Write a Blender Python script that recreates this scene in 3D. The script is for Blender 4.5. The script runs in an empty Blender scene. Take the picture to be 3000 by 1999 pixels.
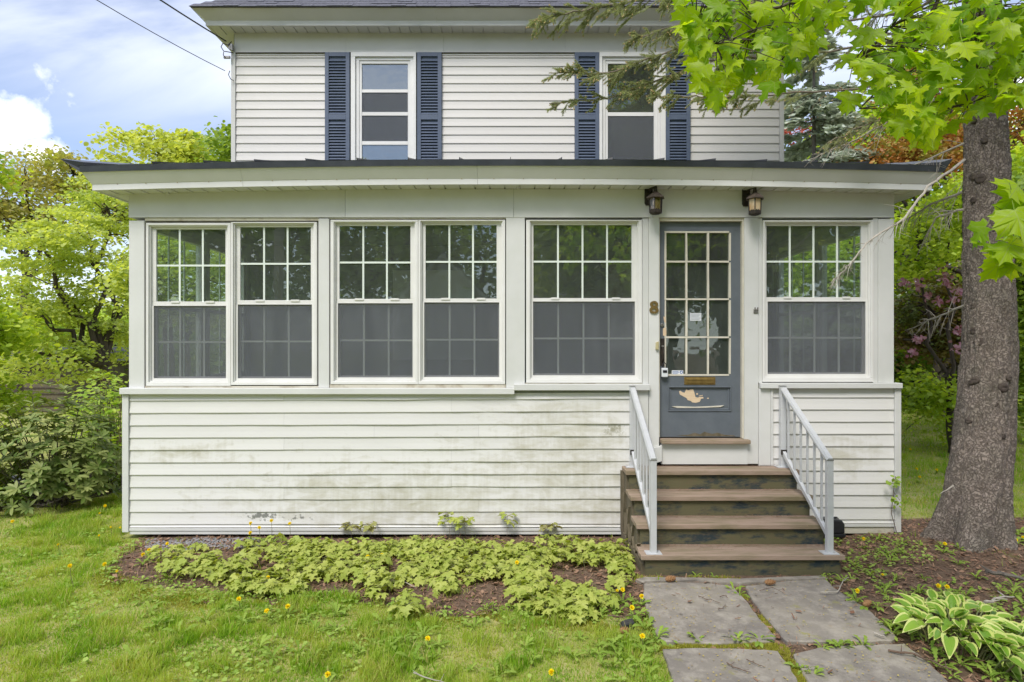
import bpy, math, random
import numpy as np
from mathutils import Vector, Matrix
R = math.radians
rnd = random.Random(7)
rng = np.random.RandomState(11)
S = bpy.context.scene
C = S.collection

# ------------------------------------------------------------------ camera, light
F = 1464.0                      # focal length in pixels of a 2353 px wide picture
CAMY, CAMZ = -6.0, 1.85
cam = bpy.data.cameras.new('camera'); camo = bpy.data.objects.new('camera', cam); C.objects.link(camo)
camo.location = (0, CAMY, CAMZ); camo.rotation_euler = (R(90), 0, 0)
cam.sensor_width = 36; cam.lens = 36*F/2353; cam.clip_end = 600; cam.clip_start = .05
S.camera = camo
SUN_EL, SUN_AZ = 52, 205        # azimuth from +Y, clockwise
w = bpy.data.worlds.new('World'); S.world = w; w.use_nodes = True
nt = w.node_tree; nt.nodes.clear()
def N(t, typ, **k):
    n = t.nodes.new(typ)
    for a, b in k.items(): setattr(n, a, b)
    return n
def L(t, a, b): t.links.new(a, b)
def math_(t, op, a, b=None, clamp=False):
    n = N(t, 'ShaderNodeMath', operation=op); n.use_clamp = clamp
    for i, v in enumerate((a, b)):
        if v is None: continue
        if isinstance(v, (int, float)): n.inputs[i].default_value = v
        else: L(t, v, n.inputs[i])
    return n.outputs[0]
def ramp(t, fac, stops):
    n = N(t, 'ShaderNodeValToRGB'); cr = n.color_ramp
    while len(cr.elements) < len(stops): cr.elements.new(.5)
    for e, (p, c) in zip(cr.elements, stops):
        e.position = p
        e.color = (c, c, c, 1) if isinstance(c, (int, float)) else (*c, 1)
    L(t, fac, n.inputs[0]); return n.outputs[0]
def mixc(t, fac, a, b, blend='MIX'):
    n = N(t, 'ShaderNodeMix', data_type='RGBA', blend_type=blend)
    for i, v in ((0, fac), (6, a), (7, b)):
        if isinstance(v, (int, float)): n.inputs[i].default_value = v
        elif isinstance(v, tuple): n.inputs[i].default_value = (*v, 1)
        else: L(t, v, n.inputs[i])
    return n.outputs[2]
sky = N(nt, 'ShaderNodeTexSky', sky_type='NISHITA'); sky.sun_disc = False
sky.sun_elevation = R(SUN_EL); sky.sun_rotation = R(SUN_AZ); sky.air_density = 1.0; sky.dust_density = .6; sky.ozone_density = 2.2
tc = N(nt, 'ShaderNodeTexCoord')
sep = N(nt, 'ShaderNodeSeparateXYZ'); L(nt, tc.outputs['Generated'], sep.inputs[0])
zz = math_(nt, 'ADD', math_(nt, 'MAXIMUM', sep.outputs[2], 0.0), .22)
cx = math_(nt, 'DIVIDE', sep.outputs[0], zz); cy = math_(nt, 'DIVIDE', sep.outputs[1], zz)
comb = N(nt, 'ShaderNodeCombineXYZ'); L(nt, cx, comb.inputs[0]); L(nt, cy, comb.inputs[1])
mp = N(nt, 'ShaderNodeMapping'); mp.inputs['Scale'].default_value = (.55, 1.25, 1); mp.inputs['Rotation'].default_value = (0, 0, R(14)); L(nt, comb.outputs[0], mp.inputs[0])
n1 = N(nt, 'ShaderNodeTexNoise'); n1.inputs['Scale'].default_value = 1.5; n1.inputs['Detail'].default_value = 7; n1.inputs['Roughness'].default_value = .55; n1.inputs['Distortion'].default_value = .5
L(nt, mp.outputs[0], n1.inputs['Vector'])
cirrus = ramp(nt, n1.outputs['Fac'], [(.34, 0.05), (.50, .62), (.70, 1.0)])
# puffy cumulus low in the sky
n2 = N(nt, 'ShaderNodeTexNoise'); n2.inputs['Scale'].default_value = 7.5; n2.inputs['Detail'].default_value = 8; n2.inputs['Roughness'].default_value = .6
L(nt, tc.outputs['Generated'], n2.inputs['Vector'])
def blob(dx, dy, dz, r):
    v = Vector((dx, dy, dz)).normalized()
    d = N(nt, 'ShaderNodeVectorMath', operation='DISTANCE'); d.inputs[1].default_value = v; L(nt, tc.outputs['Generated'], d.inputs[0])
    q = math_(nt, 'DIVIDE', d.outputs['Value'], r); return math_(nt, 'SUBTRACT', 1.0, q, True)
bl = math_(nt, 'MAXIMUM', blob(-1165, 1464, 487, .055), blob(-1092, 1464, 440, .03))
bl = math_(nt, 'MAXIMUM', bl, blob(-1125, 1464, 500, .045))
for q in ((-1050,1464,420,.04),(1250,1464,560,.07),(1500,1000,400,.2),(-600,-1464,420,.25),(700,-1400,500,.22),(-1500,-200,420,.22)):
    bl = math_(nt, 'MAXIMUM', bl, blob(*q))
puff = ramp(nt, math_(nt, 'ADD', math_(nt, 'MULTIPLY', bl, .45), math_(nt, 'MULTIPLY', n2.outputs['Fac'], .96)), [(.635, 0), (.76, 1)])
hz = ramp(nt, sep.outputs[2], [(0.0, .75), (.14, .30), (.3, .0)])
clear = ramp(nt, sep.outputs[2], [(.24, .10), (.36, 1)])     # band of clear blue above the trees
cf = math_(nt, 'MULTIPLY', math_(nt, 'MULTIPLY', cirrus, .72), clear)
base = mixc(nt, 1.0, sky.outputs[0], (1.10, 1.10, 1.22), 'MULTIPLY')
col = mixc(nt, cf, base, (9.8, 10.0, 10.7))
col = mixc(nt, hz, col, (8.4, 8.9, 9.6))
col = mixc(nt, math_(nt, 'MULTIPLY', puff, .95), col, (10.8, 11.0, 11.4))
bg = N(nt, 'ShaderNodeBackground'); bg.inputs['Strength'].default_value = .085
L(nt, col, bg.inputs[0]); wo = N(nt, 'ShaderNodeOutputWorld'); L(nt, bg.outputs[0], wo.inputs[0])
sun = bpy.data.lights.new('sun', 'SUN'); sun.energy = 1.9; sun.angle = R(22); sun.color = (1, .95, .895)
so = bpy.data.objects.new('sun', sun); C.objects.link(so)
sd = Vector((math.sin(R(SUN_AZ))*math.cos(R(SUN_EL)), math.cos(R(SUN_AZ))*math.cos(R(SUN_EL)), math.sin(R(SUN_EL))))
so.rotation_euler = sd.to_track_quat('Z', 'Y').to_euler()
S.view_settings.view_transform = 'Standard'; S.view_settings.look = 'None'; S.view_settings.gamma = 1
S.view_settings.use_curve_mapping = False; S.view_settings.exposure = 0.88
S.render.engine = 'CYCLES'
S.cycles.max_bounces = 10; S.cycles.transparent_max_bounces = 24; S.cycles.diffuse_bounces = 4

# ------------------------------------------------------------------ helpers
def sc(Y): return F/(Y-CAMY)
def X(px, Y=0.0): return (px-1176.5)/sc(Y)
def Z(py, Y=0.0): return CAMZ+(784-py)/sc(Y)
def P(px, py, Y=0.0): return Vector((X(px, Y), Y, Z(py, Y)))
def G(px, py, z=0.0):           # the point of the level z seen at that pixel
    d = (CAMZ-z)*F/(py-784); return Vector(((px-1176.5)*d/F, d+CAMY, z))

class MB:
    def __init__(s): s.v = []; s.f = []
    def quad(s, a, b, c, d):
        i = len(s.v); s.v += [tuple(a), tuple(b), tuple(c), tuple(d)]; s.f.append((i, i+1, i+2, i+3)); return s
    def box(s, x0, x1, y0, y1, z0, z1):
        i = len(s.v)
        s.v += [(x, y, z) for z in (z0, z1) for y in (y0, y1) for x in (x0, x1)]
        for f in ((0,2,3,1),(4,5,7,6),(0,1,5,4),(2,6,7,3),(0,4,6,2),(1,3,7,5)): s.f.append(tuple(i+k for k in f))
        return s
    def bar(s, a, b, wx, wy):    # box-section bar between two points
        a, b = Vector(a), Vector(b); d = (b-a).normalized()
        u = d.cross(Vector((0, 1, 0)))
        if u.length < .01: u = Vector((1, 0, 0))
        u.normalize(); v = d.cross(u); i = len(s.v)
        for p in (a, b):
            for q, r in ((-1,-1),(1,-1),(1,1),(-1,1)): s.v.append(tuple(p+u*q*wx/2+v*r*wy/2))
        for f in ((3,2,1,0),(4,5,6,7),(0,1,5,4),(1,2,6,5),(2,3,7,6),(3,0,4,7)): s.f.append(tuple(i+k for k in f))
        return s
    def tube(s, pts, rad, n=8, cap=True):
        pts = [Vector(p) for p in pts]; m = len(pts)
        if not hasattr(rad, '__len__'): rad = [rad]*m
        i = len(s.v); u = None
        for k, p in enumerate(pts):
            d = (pts[min(k+1, m-1)]-pts[max(k-1, 0)]).normalized()
            if u is None:
                u = d.cross(Vector((0, 0, 1)))
                if u.length < .05: u = d.cross(Vector((1, 0, 0)))
            u = (u-d*u.dot(d)).normalized(); v = d.cross(u)
            for q in range(n):
                t = 2*math.pi*q/n; s.v.append(tuple(p+(u*math.cos(t)+v*math.sin(t))*rad[k]))
        for k in range(m-1):
            for q in range(n):
                a = i+k*n+q; b = i+k*n+(q+1) % n; s.f.append((a, b, b+n, a+n))
        if cap:
            s.f.append(tuple(i+q for q in range(n))[::-1]); s.f.append(tuple(i+(m-1)*n+q for q in range(n)))
        return s
    def lathe(s, c, prof, n=12, rot=0):   # prof: (r,z)
        i = len(s.v)
        for r, z in prof:
            for q in range(n):
                t = rot+2*math.pi*q/n; s.v.append((c[0]+r*math.cos(t), c[1]+r*math.sin(t), c[2]+z))
        for k in range(len(prof)-1):
            for q in range(n):
                a = i+k*n+q; b = i+k*n+(q+1) % n; s.f.append((a, b, b+n, a+n))
        s.f.append(tuple(i+q for q in range(n))[::-1]); s.f.append(tuple(i+(len(prof)-1)*n+q for q in range(n)))
        return s
    def prism(s, poly, y0, y1):           # polygon in xz, extruded in y
        i = len(s.v); n = len(poly)
        s.v += [(x, y0, z) for x, z in poly]+[(x, y1, z) for x, z in poly]
        s.f.append(tuple(range(i, i+n))); s.f.append(tuple(range(i+2*n-1, i+n-1, -1)))
        for k in range(n): s.f.append((i+k, i+n+k, i+n+(k+1) % n, i+(k+1) % n))
        return s
    def mesh(s, name, mat, smooth=False, bevel=0):
        me = bpy.data.meshes.new(name); me.from_pydata(s.v, [], s.f)
        if mat: me.materials.append(mat)
        if smooth:
            for p in me.polygons: p.use_smooth = True
        me.update(); return me
    def build(s, name, mat, parent=None, smooth=False, bevel=0):
        o = bpy.data.objects.new(name, s.mesh(name, mat, smooth)); C.objects.link(o)
        if parent: 
            o.parent = parent
            o.matrix_parent_inverse = WM(parent).inverted()
        if bevel:
            m = o.modifiers.new('b', 'BEVEL'); m.width = bevel; m.segments = 2; m.limit_method = 'ANGLE'
        return o
def WM(o):
    m = Matrix.LocRotScale(o.location, o.rotation_euler, o.scale)
    if o.parent: m = WM(o.parent) @ o.matrix_parent_inverse @ m
    return m
def tag(o, label=None, cat=None, group=None, kind=None):
    if label: o['label'] = label
    if cat: o['category'] = cat
    if group: o['group'] = group
    if kind: o['kind'] = kind
    return o
def thing(name, label, cat, loc=(0,0,0), group=None):
    o = bpy.data.objects.new(name, None); C.objects.link(o); o.location = loc; o.empty_display_size = .1
    return tag(o, label, cat, group)
def link(name, me, parent=None, M=None):
    o = bpy.data.objects.new(name, me); C.objects.link(o)
    if M is not None: o.matrix_basis = M
    if parent: o.parent = parent; o.matrix_parent_inverse = WM(parent).inverted()
    return o
def npmesh(name, V, Fc, mat, smooth=False):
    V = np.asarray(V, dtype=np.float32).reshape(-1, 3); Fc = np.asarray(Fc, dtype=np.int32); k = Fc.shape[1]
    me = bpy.data.meshes.new(name)
    me.vertices.add(len(V)); me.vertices.foreach_set('co', V.ravel())
    me.loops.add(Fc.size); me.loops.foreach_set('vertex_index', Fc.ravel())
    me.polygons.add(len(Fc)); me.polygons.foreach_set('loop_start', np.arange(0, Fc.size, k, dtype=np.int32))
    if smooth: me.polygons.foreach_set('use_smooth', np.ones(len(Fc), dtype=bool))
    me.materials.append(mat); me.update(calc_edges=True); return me
def scatter(tv, tf, pos, Rm, size):      # template verts (K,3), faces (M,k), N placements
    tv = np.asarray(tv, float); tf = np.asarray(tf); n = len(pos)
    size = np.asarray(size)
    if size.ndim == 1: size = size[:, None]
    V = np.einsum('nij,nkj->nki', Rm, tv[None]*size[:, None, :])+pos[:, None, :]
    Fc = tf[None]+(np.arange(n)*len(tv))[:, None, None]
    return V.reshape(-1, 3), Fc.reshape(-1, tf.shape[1])
def basis(fwd, up):                      # columns: x=side, y=fwd, z=normal
    fwd = fwd/np.linalg.norm(fwd, axis=1)[:, None]
    x = np.cross(fwd, up); x /= np.linalg.norm(x, axis=1)[:, None]+1e-9
    z = np.cross(x, fwd)
    return np.stack([x, fwd, z], axis=2)
_grids = {}
def vn(x, y, s, seed=0):                 # smooth value noise 0..1
    if seed not in _grids: _grids[seed] = np.random.RandomState(seed+100).rand(64, 64)
    g = _grids[seed]; u = np.asarray(x, float)*s+1000; v = np.asarray(y, float)*s+1000
    i = np.floor(u).astype(int); j = np.floor(v).astype(int); a = u-i; b = v-j
    a = a*a*(3-2*a); b = b*b*(3-2*b); i %= 64; j %= 64; i2 = (i+1) % 64; j2 = (j+1) % 64
    return (g[i, j]*(1-a)+g[i2, j]*a)*(1-b)+(g[i, j2]*(1-a)+g[i2, j2]*a)*b
def fbm(x, y, s, seed=0): return .5*vn(x, y, s, seed)+.3*vn(x, y, s*2.1, seed+1)+.2*vn(x, y, s*4.3, seed+2)

# ------------------------------------------------------------------ materials
def newmat(name):
    m = bpy.data.materials.new(name); m.use_nodes = True; t = m.node_tree; t.nodes.clear()
    o = N(t, 'ShaderNodeOutputMaterial'); return m, t, o
def geo_pos(t, scale=(1,1,1)):
    g = N(t, 'ShaderNodeNewGeometry'); mp = N(t, 'ShaderNodeMapping'); mp.inputs['Scale'].default_value = scale
    L(t, g.outputs['Position'], mp.inputs[0]); return mp.outputs[0]
def noise(t, vec, scale, detail=4, rough=.6, dist=0):
    n = N(t, 'ShaderNodeTexNoise'); n.inputs['Scale'].default_value = scale; n.inputs['Detail'].default_value = detail
    n.inputs['Roughness'].default_value = rough; n.inputs['Distortion'].default_value = dist
    L(t, vec, n.inputs['Vector']); return n.outputs['Fac']
def bsdf(t, out, col, rough, bump=None, bstr=.3, bdist=.003, metal=0, spec=.5):
    b = N(t, 'ShaderNodeBsdfPrincipled'); b.inputs['Metallic'].default_value = metal
    b.inputs['Specular IOR Level'].default_value = spec
    for nm, v in (('Base Color', col), ('Roughness', rough)):
        if isinstance(v, (int, float)): b.inputs[nm].default_value = v
        elif isinstance(v, tuple): b.inputs[nm].default_value = (*v, 1)
        else: L(t, v, b.inputs[nm])
    if bump is not None:
        n = N(t, 'ShaderNodeBump'); n.inputs['Strength'].default_value = bstr; n.inputs['Distance'].default_value = bdist
        L(t, bump, n.inputs['Height']); L(t, n.outputs[0], b.inputs['Normal'])
    L(t, b.outputs[0], out.inputs[0]); return b
def pm(name, a, b, scale=6, rough=.6, bstr=.3, bdist=.003, stretch=(1,1,1), metal=0, lo=.35, hi=.65, detail=6, spec=.4):
    m, t, o = newmat(name); v = geo_pos(t, stretch); f = noise(t, v, scale, detail)
    c = mixc(t, ramp(t, f, [(lo, 0), (hi, 1)]), a, b)
    oi = N(t, 'ShaderNodeObjectInfo'); k = math_(t, 'ADD', math_(t, 'MULTIPLY', oi.outputs['Random'], .07), .965)
    cc = N(t, 'ShaderNodeCombineColor'); [L(t, k, cc.inputs[i]) for i in range(3)]
    c = mixc(t, 1.0, c, cc.outputs[0], 'MULTIPLY')
    bsdf(t, o, c, rough, noise(t, v, scale*6, 3), bstr, bdist, metal, spec); return m
def leafmat(name, a, b, trans=.4, rough=.5, c3=None, spec=.35, tcol=None, vein=False):
    m, t, o = newmat(name); g = N(t, 'ShaderNodeNewGeometry'); oi = N(t, 'ShaderNodeObjectInfo')
    f = math_(t, 'FRACT', math_(t, 'ADD', g.outputs['Random Per Island'], oi.outputs['Random']))
    c = mixc(t, f, a, b)
    if c3:
        c = mixc(t, math_(t, 'MULTIPLY', ramp(t, noise(t, g.outputs['Position'], .9, 3), [(.48, 0), (.62, 1)]), .85), c, c3)
    d = N(t, 'ShaderNodeBsdfPrincipled'); d.inputs['Roughness'].default_value = rough; d.inputs['Specular IOR Level'].default_value = spec; L(t, c, d.inputs['Base Color'])
    tr = N(t, 'ShaderNodeBsdfTranslucent'); tcx = mixc(t, 1.0, c, tcol or (1.6, 1.5, .5), 'MULTIPLY'); L(t, tcx, tr.inputs[0])
    if vein:
        bn = N(t, 'ShaderNodeBump'); bn.inputs['Strength'].default_value = .25; bn.inputs['Distance'].default_value = .002
        L(t, noise(t, g.outputs['Position'], 60, 3), bn.inputs['Height']); L(t, bn.outputs[0], d.inputs['Normal'])
    mx = N(t, 'ShaderNodeMixShader'); mx.inputs[0].default_value = trans
    L(t, d.outputs[0], mx.inputs[1]); L(t, tr.outputs[0], mx.inputs[2]); L(t, mx.outputs[0], o.inputs[0]); return m

def siding_mat(name, basec, dirt):
    m, t, o = newmat(name); g = N(t, 'ShaderNodeNewGeometry'); pos = g.outputs['Position']
    oi = N(t, 'ShaderNodeObjectInfo')
    k = math_(t, 'ADD', math_(t, 'MULTIPLY', oi.outputs['Random'], .06), .95)
    cc = N(t, 'ShaderNodeCombineColor'); [L(t, k, cc.inputs[i]) for i in range(3)]
    c = mixc(t, 1.0, basec, cc.outputs[0], 'MULTIPLY')
    if dirt:
        def reg(cx, cz, rx, rz):
            mp = N(t, 'ShaderNodeMapping'); mp.vector_type = 'POINT'
            mp.inputs['Location'].default_value = (-cx/rx, 0, -cz/rz); mp.inputs['Scale'].default_value = (1/rx, 0, 1/rz)
            L(t, pos, mp.inputs[0]); q = N(t, 'ShaderNodeTexGradient', gradient_type='SPHERICAL'); L(t, mp.outputs[0], q.inputs[0]); return q.outputs['Fac']
        rg = reg(.55, .62, 1.9, .75)
        for q in ((-1.1, .35, 2.6, .6), (.55, .95, 1.2, .6), (-3.0, .8, .9, .16), (-1.7, .5, 1.0, .25), (3.1, .75, .6, .35), (.9, .3, 1.6, .4)):
            rg = math_(t, 'MAXIMUM', rg, reg(*q))
        st = N(t, 'ShaderNodeMapping'); st.inputs['Scale'].default_value = (1.3, 1, 3.2); L(t, pos, st.inputs[0])
        st2 = N(t, 'ShaderNodeMapping'); st2.inputs['Scale'].default_value = (6, 1, .8); L(t, pos, st2.inputs[0])
        f = math_(t, 'ADD', math_(t, 'MULTIPLY', noise(t, st.outputs[0], 3.2, 9, .68, .6), .75), math_(t, 'MULTIPLY', noise(t, st2.outputs[0], 4, 4), .25))
        f = math_(t, 'ADD', f, math_(t, 'MULTIPLY', rg, .275))
        dm = ramp(t, f, [(.60, 0), (.74, .42), (.92, .9)])
        c = mixc(t, math_(t, 'MULTIPLY', dm, .85), c, (.37, .345, .225))
        # peeled, blackened patches on the lowest boards
        f2 = math_(t, 'ADD', noise(t, pos, 30, 6, .7), math_(t, 'MULTIPLY', reg(-2.35, .20, .42, .10), .5))
        f2 = math_(t, 'MAXIMUM', f2, math_(t, 'ADD', noise(t, pos, 26, 6, .7), math_(t, 'MULTIPLY', reg(-2.0, .19, .35, .09), .42)))
        c = mixc(t, ramp(t, f2, [(.84, 0), (.92, .8)]), c, (.11, .115, .10))
        f3 = math_(t, 'ADD', noise(t, pos, 22, 6, .7), math_(t, 'MULTIPLY', reg(.95, 1.02, .25, .13), .5))
        c = mixc(t, ramp(t, f3, [(.80, 0), (.95, .7)]), c, (.22, .21, .12))
    bsdf(t, o, c, .45, noise(t, geo_pos(t, (1, 1, 6)), 18, 4), .12, .002, 0, .35); return m

M = {}
M['siding'] = siding_mat('vinyl_siding_weathered', (.70, .69, .665), True)
M['siding_up'] = siding_mat('vinyl_siding_upper', (.65, .63, .595), False)
M['trim'] = pm('aluminium_trim', (.66, .66, .645), (.60, .605, .58), 2.2, .45, .08, .002)
M['trim_up'] = pm('upper_trim', (.62, .61, .58), (.57, .565, .53), 2, .45, .08, .002)
M['sash'] = pm('vinyl_sash', (.75, .745, .725), (.70, .69, .665), 4, .35, .05, .001)
M['wood_trim'] = pm('aged_wood_trim', (.56, .53, .44), (.26, .20, .12), 5, .7, .4, .003, (1, 1, 1), lo=.5, hi=.72)
M['muntin'] = pm('grille_bar', (.74, .80, .73), (.68, .74, .68), 5, .4, .05, .001)
M['metal_black'] = pm('black_metal_roof', (.030, .034, .042), (.045, .05, .06), 8, .33, .1, .002, spec=.5)
M['shutter'] = pm('blue_shutter', (.085, .110, .165), (.100, .128, .185), 9, .45, .15, .002)
M['shingle'] = pm('asphalt_shingle', (.085, .085, .105), (.15, .15, .175), 30, .9, .8, .004, (1, 1, 1))
M['interior'] = pm('interior_wall', (.26, .28, .24), (.20, .22, .19), 2, .8)
M['floor_in'] = pm('interior_floor', (.16, .13, .10), (.20, .17, .13), 3, .6)
M['room_shade'] = pm('room_shade', (.045, .038, .032), (.06, .05, .042), 2, .8)  # shade of the unlit upper rooms, put into the colour
M['door'] = pm('slate_door_paint', (.112, .130, .150), (.132, .150, .172), 7, .42, .25, .003)
M['putty'] = pm('cream_putty', (.66, .62, .52), (.58, .54, .45), 14, .6, .3, .003)
M['barewood'] = pm('bare_wood_chip', (.62, .46, .30), (.70, .55, .38), 14, .8, .4, .002, (1, 1, 8))
M['brass'] = pm('aged_brass', (.42, .29, .10), (.30, .20, .075), 22, .38, .2, .001, metal=.85)
M['bronze'] = pm('bronze_numeral', (.17, .115, .04), (.22, .15, .055), 22, .45, .3, .001, metal=.4)
M['iron'] = pm('weathered_iron', (.022, .019, .017), (.055, .043, .034), 30, .6, .5, .002, metal=.3)
M['iron_roof'] = pm('lantern_roof_metal', (.11, .085, .065), (.055, .042, .034), 30, .55, .6, .003, metal=.3)
M['steel'] = pm('dull_steel', (.35, .34, .32), (.24, .23, .21), 26, .42, .2, .001, metal=.7)
M['rail'] = pm('silver_aluminium_rail', (.60, .61, .62), (.55, .56, .57), 10, .38, .1, .001, metal=.15)
M['plastic_black'] = pm('black_plastic', (.016, .017, .020), (.028, .028, .032), 10, .35, .1, .001)
M['tan_plastic'] = pm('tan_plastic', (.50, .44, .25), (.42, .36, .2), 20, .5)
M['white_label'] = pm('white_label', (.70, .72, .74), (.64, .66, .69), 10, .4)
M['grey_label'] = pm('grey_label', (.33, .36, .40), (.42, .45, .48), 60, .4)
M['blue_label'] = pm('blue_print', (.03, .10, .32), (.04, .12, .36), 30, .4)
M['tread'] = pm('weathered_tread', (.34, .25, .19), (.20, .165, .095), 2.6, .85, .7, .003, (1, 5, 5), lo=.42, hi=.68, detail=9)
M['plank'] = pm('old_side_timber', (.17, .14, .095), (.10, .085, .05), 4, .85, .7, .003, (5, 5, 1))
M['soil'] = None
def riser_mat():
    m, t, o = newmat('mossy_painted_riser'); v = geo_pos(t, (1, 1, 2.6))
    f = noise(t, v, 3.6, 9, .68); c = mixc(t, ramp(t, f, [(.40, 0), (.52, 1)]), (.022, .036, .042), (.115, .105, .052))
    f2 = noise(t, v, 11, 7, .7); c = mixc(t, ramp(t, f2, [(.50, 0), (.72, .75)]), c, (.14, .10, .055))
    bsdf(t, o, c, .85, noise(t, geo_pos(t, (1, 1, 12)), 12, 5), .6, .003); return m
M['riser'] = riser_mat()
def slab_mat():
    m, t, o = newmat('slate_flagstone'); v = geo_pos(t)
    c = mixc(t, ramp(t, noise(t, v, 1.7, 7, .62), [(.35, 0), (.65, 1)]), (.165, .147, .130), (.28, .25, .205))
    c = mixc(t, ramp(t, noise(t, v, 9, 8, .7), [(.46, 0), (.70, .7)]), c, (.42, .38, .32))
    c = mixc(t, ramp(t, noise(t, v, 5.2, 9, .75), [(.59, 0), (.68, .85)]), c, (.25, .24, .06))
    c = mixc(t, ramp(t, noise(t, v, 3.1, 6, .65), [(.66, 0), (.74, .7)]), c, (.27, .17, .07))
    bsdf(t, o, c, .75, noise(t, v, 24, 7, .7), .5, .004); return m
M['slab'] = slab_mat()
def bark_mat():
    m, t, o = newmat('scaly_spruce_bark'); v = geo_pos(t, (1, 1, 1.0))
    vo = N(t, 'ShaderNodeTexVoronoi'); vo.feature = 'DISTANCE_TO_EDGE'; vo.inputs['Scale'].default_value = 36
    wv = N(t, 'ShaderNodeMixRGB'); 
    nn = N(t, 'ShaderNodeTexNoise'); nn.inputs['Scale'].default_value = 14; nn.inputs['Detail'].default_value = 5; L(t, v, nn.inputs['Vector'])
    wv.inputs[0].default_value = .16; L(t, v, wv.inputs[1]); L(t, nn.outputs['Color'], wv.inputs[2])
    L(t, wv.outputs[0], vo.inputs['Vector'])
    e = ramp(t, vo.outputs['Distance'], [(0, 0), (.14, 1)])
    vc = N(t, 'ShaderNodeTexVoronoi'); vc.inputs['Scale'].default_value = 36; L(t, wv.outputs[0], vc.inputs['Vector'])
    sx = N(t, 'ShaderNodeSeparateColor'); L(t, vc.outputs['Color'], sx.inputs[0])
    c = mixc(t, sx.outputs[0], (.235, .19, .16), (.315, .262, .225))
    c = mixc(t, ramp(t, noise(t, v, 3, 6, .7), [(.42, 0), (.65, .75)]), c, (.17, .155, .12))
    c = mixc(t, math_(t, 'ADD', math_(t, 'MULTIPLY', e, .6), .4), (.13, .10, .08), c)
    h = math_(t, 'ADD', math_(t, 'MULTIPLY', e, .8), math_(t, 'ADD', math_(t, 'MULTIPLY', sx.outputs[1], .9), math_(t, 'MULTIPLY', noise(t, v, 60, 4), .3)))
    bsdf(t, o, c, .9, h, .9, .014); return m
M['bark'] = bark_mat()
M['bark_dark'] = pm('dark_tree_bark', (.060, .045, .038), (.10, .08, .065), 9, .9, .8, .01, (1, 1, .4))
M['bark_grey'] = pm('grey_tree_bark', (.10, .085, .072), (.16, .14, .12), 9, .9, .8, .01, (1, 1, .4))
M['deadwood'] = pm('dead_grey_twig', (.33, .30, .255), (.45, .41, .35), 20, .9, .4, .001)
M['twig'] = pm('brown_twig', (.10, .065, .045), (.17, .115, .08), 20, .9, .4, .001)
M['cone'] = pm('cone_scales', (.24, .125, .055), (.36, .20, .09), 40, .8, .5, .001)
M['gravel'] = pm('grey_gravel', (.22, .22, .23), (.34, .33, .33), 9, .85, .4, .002)
M['litter'] = leafmat('fallen_needles_and_chips', (.17, .085, .050), (.34, .215, .14), .02, .85)
M['petal'] = leafmat('dandelion_yellow', (.95, .76, .010), (1.0, .84, .03), .15, .6, tcol=(1.1, 1.0, .3), spec=.1)
M['stalk'] = leafmat('pale_green_stalk', (.20, .24, .09), (.25, .22, .12), .2)
def grass_mat(name, a, b, dry, patch):
    m, t, o = newmat(name); g = N(t, 'ShaderNodeNewGeometry')
    c = mixc(t, g.outputs['Random Per Island'], a, b)
    c = mixc(t, ramp(t, noise(t, g.outputs['Position'], 2.6, 7, .7), [(.42, 0), (.60, .95)]), c, patch)
    c = mixc(t, ramp(t, noise(t, g.outputs['Position'], 3.7, 5, .6), [(.56, 0), (.70, .7)]), c, dry)
    c = mixc(t, ramp(t, g.outputs['Random Per Island'], [(.88, 0), (.90, 1)]), c, dry)
    d = N(t, 'ShaderNodeBsdfPrincipled'); d.inputs['Roughness'].default_value = .5; d.inputs['Specular IOR Level'].default_value = .3; L(t, c, d.inputs[0])
    tr = N(t, 'ShaderNodeBsdfTranslucent'); L(t, mixc(t, 1.0, c, (1.5, 1.45, .5), 'MULTIPLY'), tr.inputs[0])
    mx = N(t, 'ShaderNodeMixShader'); mx.inputs[0].default_value = .45; L(t, d.outputs[0], mx.inputs[1]); L(t, tr.outputs[0], mx.inputs[2]); L(t, mx.outputs[0], o.inputs[0]); return m
M['grass'] = grass_mat('lawn_grass', (.16, .33, .02), (.33, .50, .04), (.56, .49, .22), (.42, .50, .09))
M['moss'] = leafmat('yellow_green_moss', (.26, .28, .025), (.38, .36, .05), .2, .8)
def ground_mat():
    m, t, o = newmat('ground_soil_and_turf'); v = geo_pos(t)
    at = N(t, 'ShaderNodeAttribute'); at.attribute_name = 'dirt'
    turf = mixc(t, ramp(t, noise(t, v, 3, 8, .7), [(.35, 0), (.65, 1)]), (.24, .30, .04), (.44, .40, .17))
    dirt = mixc(t, ramp(t, noise(t, v, 14, 9, .75), [(.35, 0), (.65, 1)]), (.085, .055, .038), (.21, .145, .10))
    dirt = mixc(t, ramp(t, noise(t, v, 2.1, 6, .7), [(.60, 0), (.68, .55)]), dirt, (.20, .20, .04))
    f = ramp(t, math_(t, 'ADD', at.outputs['Fac'], math_(t, 'MULTIPLY', math_(t, 'SUBTRACT', noise(t, v, 6, 6, .7), .5), .7)), [(.42, 0), (.56, 1)])
    c = mixc(t, f, turf, dirt)
    bsdf(t, o, c, .95, noise(t, v, 30, 7, .75), .8, .02, 0, .2); return m
M['ground'] = ground_mat()
M['asphalt'] = pm('grey_asphalt', (.15, .15, .155), (.20, .20, .205), 20, .9, .5, .004)
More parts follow.
